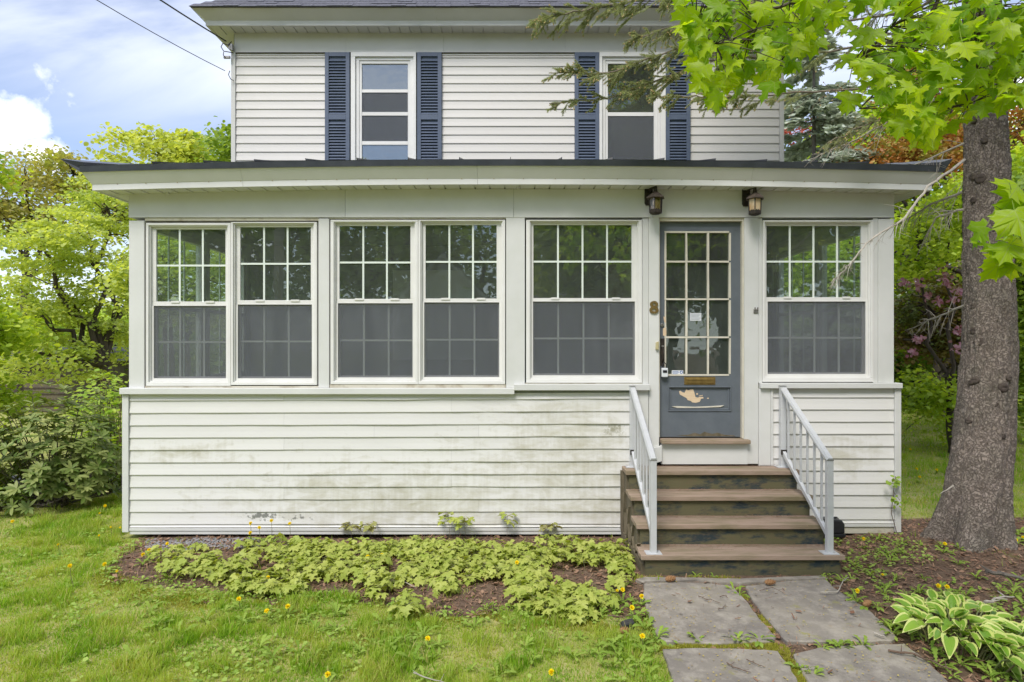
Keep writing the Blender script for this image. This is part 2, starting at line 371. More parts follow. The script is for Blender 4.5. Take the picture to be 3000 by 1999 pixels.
def glass_mat(name, tint, refl, blurr, streak=0, bump=.06):
    m, t, o = newmat(name)
    tr = N(t, 'ShaderNodeBsdfTransparent'); tr.inputs[0].default_value = (*tint, 1)
    gl = N(t, 'ShaderNodeBsdfGlossy'); gl.inputs['Roughness'].default_value = blurr; gl.inputs[0].default_value = (.95, 1, .97, 1)
    fr = N(t, 'ShaderNodeLayerWeight'); fr.inputs[0].default_value = .5
    schlick = math_(t, 'ADD', .04, math_(t, 'MULTIPLY', math_(t, 'POWER', fr.outputs['Facing'], 5.0), .96))
    bm = N(t, 'ShaderNodeBump'); bm.inputs['Strength'].default_value = bump; bm.inputs['Distance'].default_value = .02
    L(t, noise(t, geo_pos(t), 4, 2), bm.inputs['Height']); L(t, bm.outputs[0], gl.inputs['Normal'])
    f = math_(t, 'ADD', math_(t, 'MULTIPLY', schlick, 1.3), refl, True)
    mx = N(t, 'ShaderNodeMixShader'); L(t, f, mx.inputs[0]); L(t, tr.outputs[0], mx.inputs[1]); L(t, gl.outputs[0], mx.inputs[2])
    last = mx.outputs[0]
    df = N(t, 'ShaderNodeBsdfDiffuse'); df.inputs[0].default_value = (.55, .58, .56, 1)  # pale diffuse film, paints hazy reflections into the panes
    m2 = N(t, 'ShaderNodeMixShader')
    fs = ramp(t, noise(t, geo_pos(t, (5, 1, 1.1)), 4, 5, .7), [(.35, .028), (.8, .06+streak)])
    L(t, fs, m2.inputs[0]); L(t, last, m2.inputs[1]); L(t, df.outputs[0], m2.inputs[2]); L(t, m2.outputs[0], o.inputs[0]); return m
M['glass'] = glass_mat('window_glass', (.90, .95, .92), .03, .0, bump=.02)
M['glass_dust'] = glass_mat('dusty_glass', (.84, .86, .84), .03, .04, .03, bump=.03)
M['glass_old'] = glass_mat('old_wavy_glass', (.80, .86, .80), .03, .0, bump=.10)
M['glass_amber'] = None
def amber():
    m, t, o = newmat('amber_glass'); tr = N(t, 'ShaderNodeBsdfTranslucent'); tr.inputs[0].default_value = (.80, .52, .26, 1)
    p = N(t, 'ShaderNodeBsdfPrincipled'); p.inputs['Roughness'].default_value = .15
    L(t, mixc(t, ramp(t, noise(t, geo_pos(t, (1, 1, .3)), 30, 5), [(.4, 0), (.62, 1)]), (.62, .42, .20), (.92, .78, .52)), p.inputs[0])
    mx = N(t, 'ShaderNodeMixShader'); mx.inputs[0].default_value = .4; L(t, p.outputs[0], mx.inputs[1]); L(t, tr.outputs[0], mx.inputs[2]); L(t, mx.outputs[0], o.inputs[0]); return m
M['glass_amber'] = amber()
def clear_amber():
    m, t, o = newmat('clear_brown_glass'); tr = N(t, 'ShaderNodeBsdfTransparent'); tr.inputs[0].default_value = (.88, .74, .55, 1)
    g = N(t, 'ShaderNodeBsdfGlossy'); g.inputs['Roughness'].default_value = .08
    mx = N(t, 'ShaderNodeMixShader'); mx.inputs[0].default_value = .14; L(t, tr.outputs[0], mx.inputs[1]); L(t, g.outputs[0], mx.inputs[2]); L(t, mx.outputs[0], o.inputs[0]); return m
M['glass_brown'] = clear_amber()
def screen_mat():
    m, t, o = newmat('insect_screen_mesh'); tr = N(t, 'ShaderNodeBsdfTransparent'); tr.inputs[0].default_value = (1, 1, 1, 1)
    d = N(t, 'ShaderNodeBsdfDiffuse'); v = geo_pos(t, (3, 1, .8))
    L(t, mixc(t, noise(t, v, 4, 5, .7), (.125, .133, .148), (.18, .192, .21)), d.inputs[0])
    mx = N(t, 'ShaderNodeMixShader'); mx.inputs[0].default_value = .40; L(t, tr.outputs[0], mx.inputs[1]); L(t, d.outputs[0], mx.inputs[2]); L(t, mx.outputs[0], o.inputs[0]); return m
M['screen'] = screen_mat()

# ------------------------------------------------------------------ ground
def sst(a, b, x): 
    t = np.clip((x-a)/(b-a), 0, 1); return t*t*(3-2*t)
def H(x, y):
    x = np.asarray(x, float); y = np.asarray(y, float)
    drop = sst(0, 7, (y-1.2)+np.maximum(0, -x-5.0)*.55)*sst(-4.2, -5.2, x)*1.35
    bump = (fbm(x, y, 1.3, 3)-.5)*.05
    side = sst(3.9, 6.5, x)*.05
    moundr = .07*np.exp(-(((x-4.25)/1.1)**2+((y+.35)/.9)**2))
    rear = sst(12, 60, y)*-1.0
    flat = 1-sst(-1.25, -1.0, -np.abs(x-1.9))*sst(-3.6, -3.3, y)*sst(-.6, -.9, y)
    wall = sst(.6, 0, np.abs(y+.2))*0
    return -drop+bump*flat+side+moundr+rear+wall
def Hs(x, y): return float(H(x, y))
PATHL = lambda y: 1.06 if y > -1.1 else 1.06
def dirt_mask(x, y):            # 1 where bare soil, mulch, litter; 0 where lawn
    x = np.asarray(x, float); y = np.asarray(y, float)
    front = np.interp(x, [-3.6, -3.1, -2.2, -1.2, -.4, .4, 1.0, 1.35], [-.45, -1.15, -1.55, -1.55, -1.75, -1.85, -1.9, -2.0])
    front = front+(fbm(x, y, 3.1, 91)-.5)*.55+.12
    bed = sst(-.20, .20, y-front)*sst(-3.75, -3.2, x)*sst(1.3, 1.15, x)*sst(.4, .1, y)
    left_edge = np.interp(y, [-3.4, -2.0, -1.2], [1.22, 1.12, 1.0])
    right = sst(-.10, .10, x-left_edge)*sst(.75, .35, y-np.maximum(0, (x-4.2))*.05)
    gap = sst(0, .4, (x-5.6))*sst(-.5, .1, y)
    right = right*(1-gap)
    hedge = sst(0, .5, (y-.9)+np.maximum(0, -x-4.9)*.35-np.maximum(0, x+5.4)*1.6)*sst(-4.1, -4.4, x)*sst(4.5, 2.8, y)
    return np.clip(np.maximum(np.maximum(bed, right), hedge), 0, 1)
def axis(a, b, fine0, fine1, st):
    core = list(np.arange(fine0, fine1+1e-6, st)); out = []; v = fine0; k = st
    while v > a: k *= 1.35; v -= k; out.append(max(v, a))
    lo = out[::-1]; out = []; v = core[-1]; k = st
    while v < b: k *= 1.35; v += k; out.append(min(v, b))
    return np.array(lo+core+out)
gx = axis(-160, 160, -7, 7, .07); gy = axis(-110, 260, -4, 5, .07)
XX, YY = np.meshgrid(gx, gy); ZZ = H(XX, YY)
near = (XX > -6) & (XX < 8) & (YY > -4) & (YY < 1)
ZZ = ZZ+near*(vn(XX, YY, 9, 21)-.5)*.018*dirt_mask(XX, YY)
nx, ny = len(gx), len(gy)
ii = np.arange(nx*ny).reshape(ny, nx)
Fg = np.stack([ii[:-1, :-1], ii[:-1, 1:], ii[1:, 1:], ii[1:, :-1]], -1).reshape(-1, 4)
gme = npmesh('ground', np.stack([XX, YY, ZZ], -1), Fg, M['ground'], True)
at = gme.attributes.new('dirt', 'FLOAT', 'POINT'); at.data.foreach_set('value', dirt_mask(XX, YY).astype(np.float32).ravel())
tag(link('ground', gme), kind='structure')
def sheet(name, x0, x1, y0, y1, mat, dz, st=.6):
    xs = np.linspace(x0, x1, max(2, int((x1-x0)/st))); ys = np.linspace(y0, y1, max(2, int((y1-y0)/st)))
    a, b = np.meshgrid(xs, ys); k = np.arange(a.size).reshape(a.shape)
    f = np.stack([k[:-1, :-1], k[:-1, 1:], k[1:, 1:], k[1:, :-1]], -1).reshape(-1, 4)
    return tag(link(name, npmesh(name, np.stack([a, b, H(a, b)+dz], -1), f, mat)), kind='structure')
sheet('street', -90, 90, -22, -15, M['asphalt'], .03, 1.5)
sheet('side_road', -30, -10.2, 2.5, 9.0, M['asphalt'], .05, .5)

# flagstones
path = tag(bpy.data.objects.new('path', None), kind='structure'); C.objects.link(path); path.location = (1.8, -2, 0)
slabs = [
 [(1480,1340),(1560,1336),(1682,1345),(1712,1375),(1745,1420),(1783,1462),(1778,1472),(1650,1478),(1528,1473),(1504,1450),(1490,1405),(1478,1370)],
 [(1712,1346),(1800,1335),(1897,1331),(1917,1350),(1983,1390),(2025,1425),(2060,1462),(2050,1470),(1930,1473),(1806,1471),(1770,1430),(1725,1372)],
 [(1522,1492),(1600,1489),(1700,1491),(1786,1495),(1815,1530),(1850,1600),(1890,1680),(1600,1690),(1575,1640),(1545,1560)],
 [(1822,1500),(1880,1487),(1960,1480),(2078,1477),(2120,1508),(2180,1565),(2260,1650),(2290,1690),(1930,1690),(1880,1600),(1842,1540)],
 [(1461,1330),(1480,1326),(1700,1330),(1890,1323),(1905,1328),(1800,1332),(1700,1341),(1600,1333),(1478,1337)]]
for k, poly in enumerate(slabs):
    g = [G(a, b, .03) for a, b in poly]
    pts = []
    for i in range(len(g)):          # rough the outline
        a, b = g[i], g[(i+1) % len(g)]; n = max(1, int((b-a).length/.06))
        for j in range(n):
            p = a.lerp(b, j/n); pts.append((p.x+rnd.uniform(-.006, .006), p.y+rnd.uniform(-.006, .006)))
    cxm = sum(p[0] for p in pts)/len(pts); cym = sum(p[1] for p in pts)/len(pts)
    mb = MB(); n = len(pts); tz = .03+rnd.uniform(-.004, .006)
    inner = [(cxm+(x-cxm)*.985, cym+(y-cym)*.985) for x, y in pts]
    mb.v = [(x, y, -.03) for x, y in pts]+[(x, y, tz-.007) for x, y in pts]+[(x, y, tz) for x, y in inner]
    for r in (0, 1):
        for i in range(n): mb.f.append((r*n+i, r*n+(i+1) % n, (r+1)*n+(i+1) % n, (r+1)*n+i))
    mb.f.append(tuple(range(2*n, 3*n)))
    if sum(pts[i][0]*pts[(i+1) % n][1]-pts[(i+1) % n][0]*pts[i][1] for i in range(n)) < 0: mb.f = [f[::-1] for f in mb.f]
    mb.build('flagstone', M['slab'], path)

# ------------------------------------------------------------------ house
house = thing('house', 'white clapboard two storey house with enclosed front porch, blue shutters and black porch roof', 'house', (0, 3, 0))
def part(name, mb, mat, parent=house, **k): return mb.build(name, mat, parent, **k)
HY = 2.6                                     # plane of the upper front wall
def hx(px): return X(px, HY)
def hz_(py): return Z(py, HY)
def board(x0, x1, zb0, zb1, zt0, zt1, Y, mat, proud=.012, wav=0.0, parent=house, seed=0):
    n = max(2, int((x1-x0)/.16)); mb = MB()
    for k in range(n+1):
        t = k/n; x = x0+(x1-x0)*t; zb = zb0+(zb1-zb0)*t; zt = zt0+(zt1-zt0)*t
        wv = wav*(float(vn(x*3+seed*7, seed, 1.1, 5))-.5)
        wz = wav*.5*(float(vn(x*3+seed*3, seed, 1.3, 6))-.5)
        mb.v += [(x, Y-.001, zt+.004), (x, Y-.006-wv*.5, (zb+zt)/2), (x, Y-proud-wv, zb+.005+wz), (x, Y-proud+.002-wv, zb+wz), (x, Y-.0005, zb+wz+.001)]
    for k in range(n):
        for j in range(4): a = k*5+j; mb.f.append((a, a+1, a+6, a+5))
    return mb.build('siding_board', mat, parent)
# --- lower porch wall siding, left of the steps
xl, xr = X(299), X(1456)
seams = [X(653), X(1100), X(1037), X(860)]
zl = [907.5, 921.6]+[921.6+28.36*k for k in range(1, 11)]+[1212]
zr = [903.5, 917.0]+[917.0+28.7*k for k in range(1, 11)]+[1211]
def lerp(a, b, t): return a+(b-a)*t
for k in range(len(zl)-1):
    cuts = [xl]+([seams[(k*2) % 4]] if k % 2 == 0 else sorted([seams[1], seams[3]]) if k % 3 == 0 else [seams[2]])+[xr]
    for a, b in zip(cuts[:-1], cuts[1:]):
        ta, tb = (a-xl)/(xr-xl), (b-xl)/(xr-xl)
        board(a+.0005, b-.0005, Z(lerp(zl[k+1], zr[k+1], ta)), Z(lerp(zl[k+1], zr[k+1], tb)), Z(lerp(zl[k], zr[k], ta)), Z(lerp(zl[k], zr[k], tb)), 0, M['siding'], .013, .010 if b > 0 else .003, seed=k)
part('starter_strip', MB().box(xl, xr, -.016, .01, Z(1219), Z(1213)), M['trim'])
part('base_board', MB().box(xl, xr, -.008, .02, Z(1227.5), Z(1219.5)), M['trim'])
part('wall_core', MB().box(X(286), X(1504), .002, .10, Z(1222), Z(892)), M['interior'])
# --- right of the steps
xl2, xr2 = X(1774), X(2053)
ys = [892, 914]+[914+28.0*k for k in range(1, 11)]+[1203]
for k in range(len(ys)-1):
    board(xl2, xr2, Z(ys[k+1]), Z(ys[k+1]), Z(ys[k]), Z(ys[k]), 0, M['siding'], .013, .004, seed=k+30)
part('base_board', MB().box(xl2, xr2, -.012, .02, Z(1210), Z(1203.5)), M['trim'])
part('base_board', MB().box(xl2, xr2, .000, .02, Z(1226), Z(1210.5)), M['wood_trim'])
part('wall_core', MB().box(X(1742), X(2064), .002, .10, Z(1222), Z(887)), M['interior'])
# corner trims
part('corner_trim', MB().box(X(284), X(298.5), -.025, .06, Z(1222), Z(907)), M['trim'], bevel=.003)
part('corner_trim', MB().box(X(2053.5), X(2067.5), -.025, .06, Z(1222), Z(893)), M['trim'], bevel=.003)
part('corner_trim', MB().box(X(1456), X(1489), -.020, .01, Z(1070), Z(896.5)), M['trim'], bevel=.002)
part('corner_trim', MB().box(X(1742), X(1769), -.020, .01, Z(1070), Z(893)), M['trim'], bevel=.002)
part('corner_trim', MB().box(X(1769.5), X(1774), -.027, .01, Z(1075), Z(893)), M['trim'], bevel=.002)
# sills
part('sill', MB().box(X(282), X(1182), -.055, .05, Z(905.5), Z(891.5)), M['trim'], bevel=.004)
part('sill', MB().box(X(1181), X(1490.5), -.062, .05, Z(896.5), Z(882.5)), M['trim'], bevel=.004)
part('sill', MB().box(X(1744), X(2066.5), -.055, .05, Z(892), Z(880)), M['trim'], bevel=.004)
part('sill_moulding', MB().box(X(300), X(1180), -.030, .0, Z(908.5), Z(906)), M['trim'])
# posts between the windows
for a, b, t, bt, nm in ((298,333,508,892,'corner_post'),(732.5,757,503,891.3,'post'),(1163,1206,500,891.3,'post'),(2017,2052.5,504,880,'corner_post')):
    part(nm, MB().box(X(a), X(b), -.012, .12, Z(bt), Z(t)), M['trim'], bevel=.003)
part('post', MB().box(X(1490.5), X(1514), -.012, .12, Z(1062), Z(500)), M['trim'], bevel=.003)
part('post', MB().box(X(1709.5), X(1741.5), -.012, .12, Z(1066), Z(501)), M['trim'], bevel=.003)
for a, b, bt in ((1476, 1490, 882.5), (1742, 1751, 880), (2006, 2016.5, 880)):
    part('casing_strip', MB().box(X(a), X(b), -.004, .10, Z(bt), Z(502)), M['trim'], bevel=.002)
# header / frieze boards (four lengths, seams visible)
def bow(x): return -.055*(x/3.8)**2
for a, b in ((298,794),(794.6,1180),(1180.6,1499),(1499.6,2052.5)):
    part('header_board', MB().box(X(a), X(b), -.016, .12, Z(500.5), 3.277), M['trim'])
part('header_moulding', MB().box(X(333.5), X(732), -.004, .1, Z(507.5), Z(501)), M['wood_trim'])
part('header_moulding', MB().box(X(757.5), X(1162.5), -.004, .1, Z(503.5), Z(501)), M['wood_trim'])
# scroll bracket at the foot of the left door post
mb = MB(); pl = [(X(1489),Z(1030)),(X(1512),Z(1026)),(X(1518),Z(1022)),(X(1518),Z(1058)),(X(1507),Z(1061)),(X(1499),Z(1059)),(X(1496),Z(1050))]
part('scroll_foot', mb.prism(pl, -.05, -.013), M['trim'])

def ring(mb, x0, x1, z0, z1, wl, wr, wb, wt, y0, y1):
    mb.box(x0, x1, y0, y1, z0, z0+wb); mb.box(x0, x1, y0, y1, z1-wt, z1)
    mb.box(x0, x0+wl, y0, y1, z0+wb, z1-wt); mb.box(x1-wr, x1, y0, y1, z0+wb, z1-wt); return mb
def dh_window(fr, up, lo, cols, dust=False, mapx=X, mapz=Z, Y=0.0, lab=None):
    """fr: frame outer px rect; up/lo: glass px rects; all (x0,y0,x1,y1)"""
    f = (mapx(fr[0]), mapx(fr[2]), mapz(fr[3]), mapz(fr[1]))
    u = (mapx(up[0]), mapx(up[2]), mapz(up[3]), mapz(up[1])); l = (mapx(lo[0]), mapx(lo[2]), mapz(lo[3]), mapz(lo[1]))
    ox0, ox1 = min(u[0], l[0])-.030, max(u[1], l[1])+.030
    oz0, oz1 = l[2]-.035, u[3]+.030
    mb = ring(MB(), f[0], f[1], f[2], f[3], ox0-f[0], f[1]-ox1, oz0-f[2], f[3]-oz1, Y-.012, Y+.09)
    win = part('window', mb, M['sash'], bevel=.003)
    if lab: win['label'] = lab
    # storm track beads
    tk = ring(MB(), ox0+.0005, ox1-.0005, oz0+.0005, oz1-.0005, .009, .009, .012, .009, Y+.004, Y+.03); tk.build('track', M['sash'], win)
    mr = l[3]; 
    s1 = ring(MB(), ox0+.010, ox1-.010, mr+.003, oz1-.010, u[0]-ox0-.010, ox1-.010-u[1], u[2]-mr-.003, oz1-.010-u[3], Y+.028, Y+.055); s1.build('upper_sash', M['sash'], win, bevel=.002)
    s2 = ring(MB(), ox0+.010, ox1-.010, oz0+.013, mr+.002, l[0]-ox0-.010, ox1-.010-l[1], l[2]-oz0-.013, .001+.001, Y+.0215, Y+.050); s2.build('screen_frame', M['sash'], win)
    s3 = ring(MB(), ox0+.012, ox1-.012, oz0+.015, mr+.02, .03, .03, .035, .035, Y+.057, Y+.082); s3.build('lower_sash', M['sash'], win)
    for (g, gy, gm, my) in ((u, Y+.044, M['glass'], Y+.036), (l, Y+.072, M['glass_dust'], Y+.064)):
        rows = 2; cw = (g[1]-g[0])/cols; ch = (g[3]-g[2])/rows; hw = .0085
        if g is l: hw = .0085
        for c in range(cols):
            for r in range(rows):
                MB().box(g[0]+c*cw, g[0]+(c+1)*cw, gy, gy+.002, g[2]+r*ch, g[2]+(r+1)*ch).build('pane', gm, win)
        for c in range(1, cols): MB().box(g[0]+c*cw-hw, g[0]+c*cw+hw, my, my+.006, g[2], g[3]).build('muntin', M['muntin'], win)
        for c in range(cols):
            MB().box(g[0]+c*cw+(hw if c else 0), g[0]+(c+1)*cw-(hw if c < cols-1 else 0), my, my+.006, (g[2]+g[3])/2-hw, (g[2]+g[3])/2+hw).build('muntin', M['muntin'], win)
    MB().box(l[0], l[1], Y+.031, Y+.032, l[2], l[3]).build('insect_screen', M['screen'], win)
    for q in ((.22, .34) if cols == 3 else (.18, .26)), ((.72, .84) if cols == 3 else (.80, .88)):
        a = u[0]+(u[1]-u[0])*q[0]; b = u[0]+(u[1]-u[0])*q[1]
        MB().box(a, b, Y+.020, Y+.028, u[2]-.012, u[2]+.006).build('sash_latch', M['sash'], win)
    return win
dh_window((337,513,531,887), (355,526,515,693), (350,703,517,870), 3, lab='porch window nearest the left corner, six over six panes')
dh_window((531.5,511,729,885), (549,521,712,690), (544,700,715,870), 3, lab='second porch window from the left, reflecting a pole')
dh_window((760,506,961,883), (778,518,942,687), (775,697,947.5,868), 3, lab='third porch window from the left')
dh_window((961.5,506,1161,883), (977,516,1141,686), (974,695,1147,867), 3, lab='fourth porch window, reflecting a white gable')
dh_window((1209,506,1475,880), (1226,516,1453,685), (1225,693,1460,863), 4, lab='wide porch window left of the door')
dh_window((1751.5,507,2005.5,878), (1764,518,1983,683), (1766,693,1992,860), 4, lab='wide porch window right of the door')
for a, b, z, z2 in ((334, 732, 891.3, 887.4), (758, 1162, 891.3, 883.5), (1207, 1475.5, 882.3, 880.4)):
    part('lower_stop', MB().box(X(a), X(b), -.006, .09, Z(z), Z(z2)), M['wood_trim'])

# --- door
DY = .045
door = part('door', MB(), M['door'])
dl, dr, dt, db = X(1516.5), X(1705), Z(509), Z(1006)
gx_ = [X(1531.5), X(1580.5), X(1630.5), X(1681)]; gz_ = [Z(531.5), Z(600), Z(687), Z(775), Z(862.5)]
px0, px1, pz0, pz1 = X(1538), X(1684), Z(947), Z(889)
mb = MB()
mb.box(dl, dr, DY, DY+.042, gz_[0], dt); mb.box(dl, gx_[0], DY, DY+.042, gz_[4], gz_[0]); mb.box(gx_[3], dr, DY, DY+.042, gz_[4], gz_[0])
mb.box(dl, dr, DY, DY+.042, pz1, gz_[4]); mb.box(dl, px0, DY, DY+.042, pz0, pz1); mb.box(px1, dr, DY, DY+.042, pz0, pz1); mb.box(dl, dr, DY, DY+.042, db, pz0)
door.data = mb.mesh('door', M['door'])
ring(MB(), px0+.0005, px1-.0005, pz0+.0005, pz1-.0005, .010, .010, .010, .010, DY-.008, DY+.02).build('panel_moulding', M['door'], door, bevel=.003)
ring(MB(), px0+.011, px1-.011, pz0+.011, pz1-.011, .018, .018, .016, .012, DY+.006, DY+.03).build('panel_moulding', M['door'], door, bevel=.004)
MB().box(px0+.029, px1-.029, DY+.014, DY+.03, pz0+.027, pz1-.023).build('panel', M['door'], door)
# worn bare patches
chip = [(1564,901),(1567,899),(1572,903),(1577,904),(1580,897),(1581,896),(1586,898.5),(1590,896.5),(1597,896),(1600,905),(1602,914),(1608,915.5),(1612,913.5),(1620,914),(1621,917),(1615,918),(1612,925),(1602,927.5),(1594,926),(1592,923.5),(1584,921),(1581,916),(1573,912),(1566,908)]
MB().prism([(X(a), Z(b)) for a, b in chip][::-1], DY+.0125, DY+.016).build('bare_patch', M['barewood'], door)
for poly in ([(1629,916),(1633,915.6),(1633,918),(1629,918)], [(1604,905),(1608,905),(1608,908.5),(1604,908.5)], [(1610,911),(1619,909.5),(1619,911),(1610,912)],
             [(1547,936),(1560,935),(1600,936.5),(1640,935),(1668,933),(1660,937),(1610,939),(1560,939)]):
    MB().prism([(X(a), Z(b)) for a, b in poly][::-1], DY+.0040 if poly[0][1] > 930 else DY+.0125, DY+.016).build('bare_patch', M['barewood'] if poly[0][1] < 930 else M['putty'], door)
for poly in ([(1527,728),(1532,727),(1533,742),(1529,740)], [(1526,755),(1533,752),(1534,768),(1530,773),(1526,771)]):
    MB().prism([(X(a), Z(b)) for a, b in poly][::-1], DY-.0025, DY+.001).build('bare_patch', M['barewood'], door)
# scuffed strip low on the door
mb = MB(); top = [(1560,1002),(1585,1001),(1600,996),(1612,1000),(1622,994),(1640,999),(1652,996),(1668,1001),(1690,1002.5)]
mb.prism([(X(a), Z(b)) for a, b in ([(1582,1004.5)]+top+[(1694,1004.5)])][::-1], DY-.002, DY+.001); mb.build('worn_edge', M['plank'], door)
for c in range(3):
    for r in range(4):
        MB().box(gx_[c], gx_[c+1], DY+.020, DY+.023, gz_[r+1], gz_[r]).build('pane', M['glass_old'], door)
def wob(): return rnd.uniform(-.0022, .0022)
for c in range(4):
    for r in range(4):
        h = .0085
        x = gx_[c]; o = MB(); o.prism([(x-h+wob(), gz_[r+1]+h+.0005), (x+h+wob(), gz_[r+1]+h+.0005), (x+h*.85+wob(), gz_[r]-h-.0005), (x-h*.85+wob(), gz_[r]-h-.0005)], DY-.003+wob()*.5, DY+.019); o.build('muntin', M['putty'], door)
for r in range(5):
    for c in range(3):
        z = gz_[r]; h = .0085
        o = MB(); o.prism([(gx_[c]-h, z-h+wob()*.6), (gx_[c+1]-h-.0005, z-h+wob()*.6), (gx_[c+1]-h-.0005, z+h*.8+wob()*.6), (gx_[c]-h, z+h*.8+wob()*.6)], DY-.004+wob()*.5, DY+.019); o.build('muntin', M['putty'], door)
# hardware
mb = MB(); mb.box(X(1575), X(1647), DY-.006, DY+.001, Z(885), Z(867)); ms = mb.build('mail_slot', M['brass'], door, bevel=.002)
MB().box(X(1580), X(1642), DY-.012, DY-.0062, Z(882), Z(870.5)).build('flap', M['brass'], ms, bevel=.003)
MB().tube([(X(1580), DY-.015, Z(872.5)), (X(1642), DY-.015, Z(872.5))], .004, 8).build('hinge_bead', M['brass'], ms)
def disc(c, r, th, n=24):
    return MB().tube([(c[0], c[1]+th, c[2]), (c[0], c[1], c[2])], [r, r], n)
db_ = disc((X(1523.7), DY-.012, Z(747)), .0165, .012).build('deadbolt', M['steel'], door, bevel=.002)
MB().box(X(1523.7)-.0012, X(1523.7)+.0012, DY-.0135, DY-.0121, Z(749), Z(745)).build('keyhole', M['iron'], db_)
hp = MB().box(X(1519), X(1529.5), DY-.005, DY+.001, Z(842), Z(778)).build('handle_plate', M['iron'], door, bevel=.002)
MB().tube([(X(1524), DY-.004, Z(797)), (X(1524.5), DY-.035, Z(802)), (X(1524.5), DY-.045, Z(815)), (X(1524.5), DY-.036, Z(828)), (X(1524), DY-.004, Z(832))], .006, 8).build('pull_handle', M['iron'], hp, smooth=True)
MB().box(X(1522), X(1527), DY-.028, DY-.005, Z(798), Z(794)).build('thumb_latch', M['steel'], hp, bevel=.001)
st = MB().box(X(1590), X(1616), DY+.0175, DY+.0195, Z(737), Z(719)).build('notice', M['white_label'], door)
for k in range(5): MB().box(X(1592), X(1614-(k % 3)*2), DY+.0168, DY+.0174, Z(722.2+k*3), Z(721+k*3)).build('print_line', M['grey_label'], st)
st = MB().box(X(1547.5), X(1574), DY+.0165, DY+.0195, Z(862), Z(852)).build('sticker', M['white_label'], door)
disc((X(1569.7), DY+.0157, Z(856.5)), .015, .0007).build('print_disc', M['blue_label'], st)
MB().prism([(X(1567.5), Z(858)), (X(1571), Z(859)), (X(1572), Z(855)), (X(1568.5), Z(854.6))], DY+.0150, DY+.0155).build('print_mark', M['white_label'], st)
for a, b, y in ((1549, 1563, 854.3), (1549, 1564.5, 857.5), (1549, 1561, 860)): MB().box(X(a), X(b), DY+.0158, DY+.0163, Z(y+.7), Z(y-.4)).build('print_line', M['blue_label'], st)
# door frame, threshold
part('door_jamb', MB().box(X(1514.2), X(1516.2), .0, .10, Z(1005), Z(501)), M['wood_trim'])
part('door_jamb', MB().box(X(1705.6), X(1709), -.002, .10, Z(1008), Z(501)), M['putty'])
part('door_head', MB().box(X(1516.4), X(1705.4), .002, .10, Z(508.4), Z(501)), M['putty'], bevel=.003)
part('threshold', MB().box(X(1517), X(1719), -.075, .09, Z(1018), Z(1009)), M['tread'], bevel=.006)
part('kick_board', MB().box(X(1519), X(1716), -.022, .05, Z(1066), Z(1019)), M['trim'])
# small fittings on the posts
mb = MB(); mb.box(X(1730), X(1741), -.022, -.0125, Z(720), Z(711)); fo = part('flag_bracket', mb, M['steel'], bevel=.002)
MB().box(X(1731.5), X(1733.5), -.035, -.022, Z(712), Z(707)).build('prong', M['steel'], fo); MB().box(X(1737.5), X(1739.5), -.035, -.022, Z(712), Z(707)).build('prong', M['steel'], fo)
mb = MB(); mb.prism([(X(1505), Z(803)), (X(1512), Z(804)), (X(1512), Z(785)), (X(1506), Z(787))], -.035, -.0125); part('doorbell', mb, M['tan_plastic'], bevel=.002)

# --- porch interior and side walls
part('porch_floor', MB().box(X(290), X(2060), .101, HY-.03, .84, .90), M['floor_in'])
part('porch_ceiling', MB().box(X(296), X(2055), .121, HY-.03, 3.13, 3.17), M['interior'])
part('inner_wall', MB().box(X(298, 0)+.01, X(2052)-.01, HY-.029, HY-.002, -.2, 4.1), M['interior'])
for sgn, xw in ((-1, X(298)), (1, X(2052))):
    x0, x1 = (xw, xw+.10) if sgn < 0 else (xw-.10, xw)
    part('side_wall', MB().box(x0, x1, .121, HY-.03, -.2, Z(892)), M['siding'])
    part('side_header', MB().box(x0, x1, .121, HY-.03, Z(508), 3.25), M['trim'])
    for yc in (.17, 1.32, 2.47):
        part('side_post', MB().box(x0, x1, yc-.05 if yc > .2 else .121, yc+.05, Z(892), Z(508)), M['trim'])
    for yc in (.745, 1.895):
        zz0, zz1 = Z(892), Z(508); zm = (zz0+zz1)/2; xm = (x0+x1)/2
        wmb = MB()
        for a, b, c, d in ((yc-.52, yc+.52, zz0, zz0+.05), (yc-.52, yc+.52, zz1-.05, zz1), (yc-.52, yc-.47, zz0+.05, zz1-.05), (yc+.47, yc+.52, zz0+.05, zz1-.05), (yc-.47, yc+.47, zm-.02, zm+.02)):
            wmb.box(xm-.03, xm+.03, a, b, c, d)
        wn = part('side_window', wmb, M['sash'])
        for a, b in ((zz0+.05, zm-.02), (zm+.02, zz1-.05)):
            MB().box(xm-.002, xm+.002, yc-.47, yc+.47, a, b).build('pane', M['glass'], wn)
            for q in (-.157, .157): MB().box(xm-.006, xm+.006, yc+q-.008, yc+q+.008, a, b).build('muntin', M['muntin'], wn)
# a dark chair back and curtain-like pilaster inside, seen dimly through the door
part('inner_door', MB().box(1.30, 2.10, HY-.05, HY-.0295, .9, 2.95), M['wood_trim'])
part('inner_window', MB().box(-1.6, -.5, HY-.05, HY-.0295, 1.6, 2.8), M['sash'])

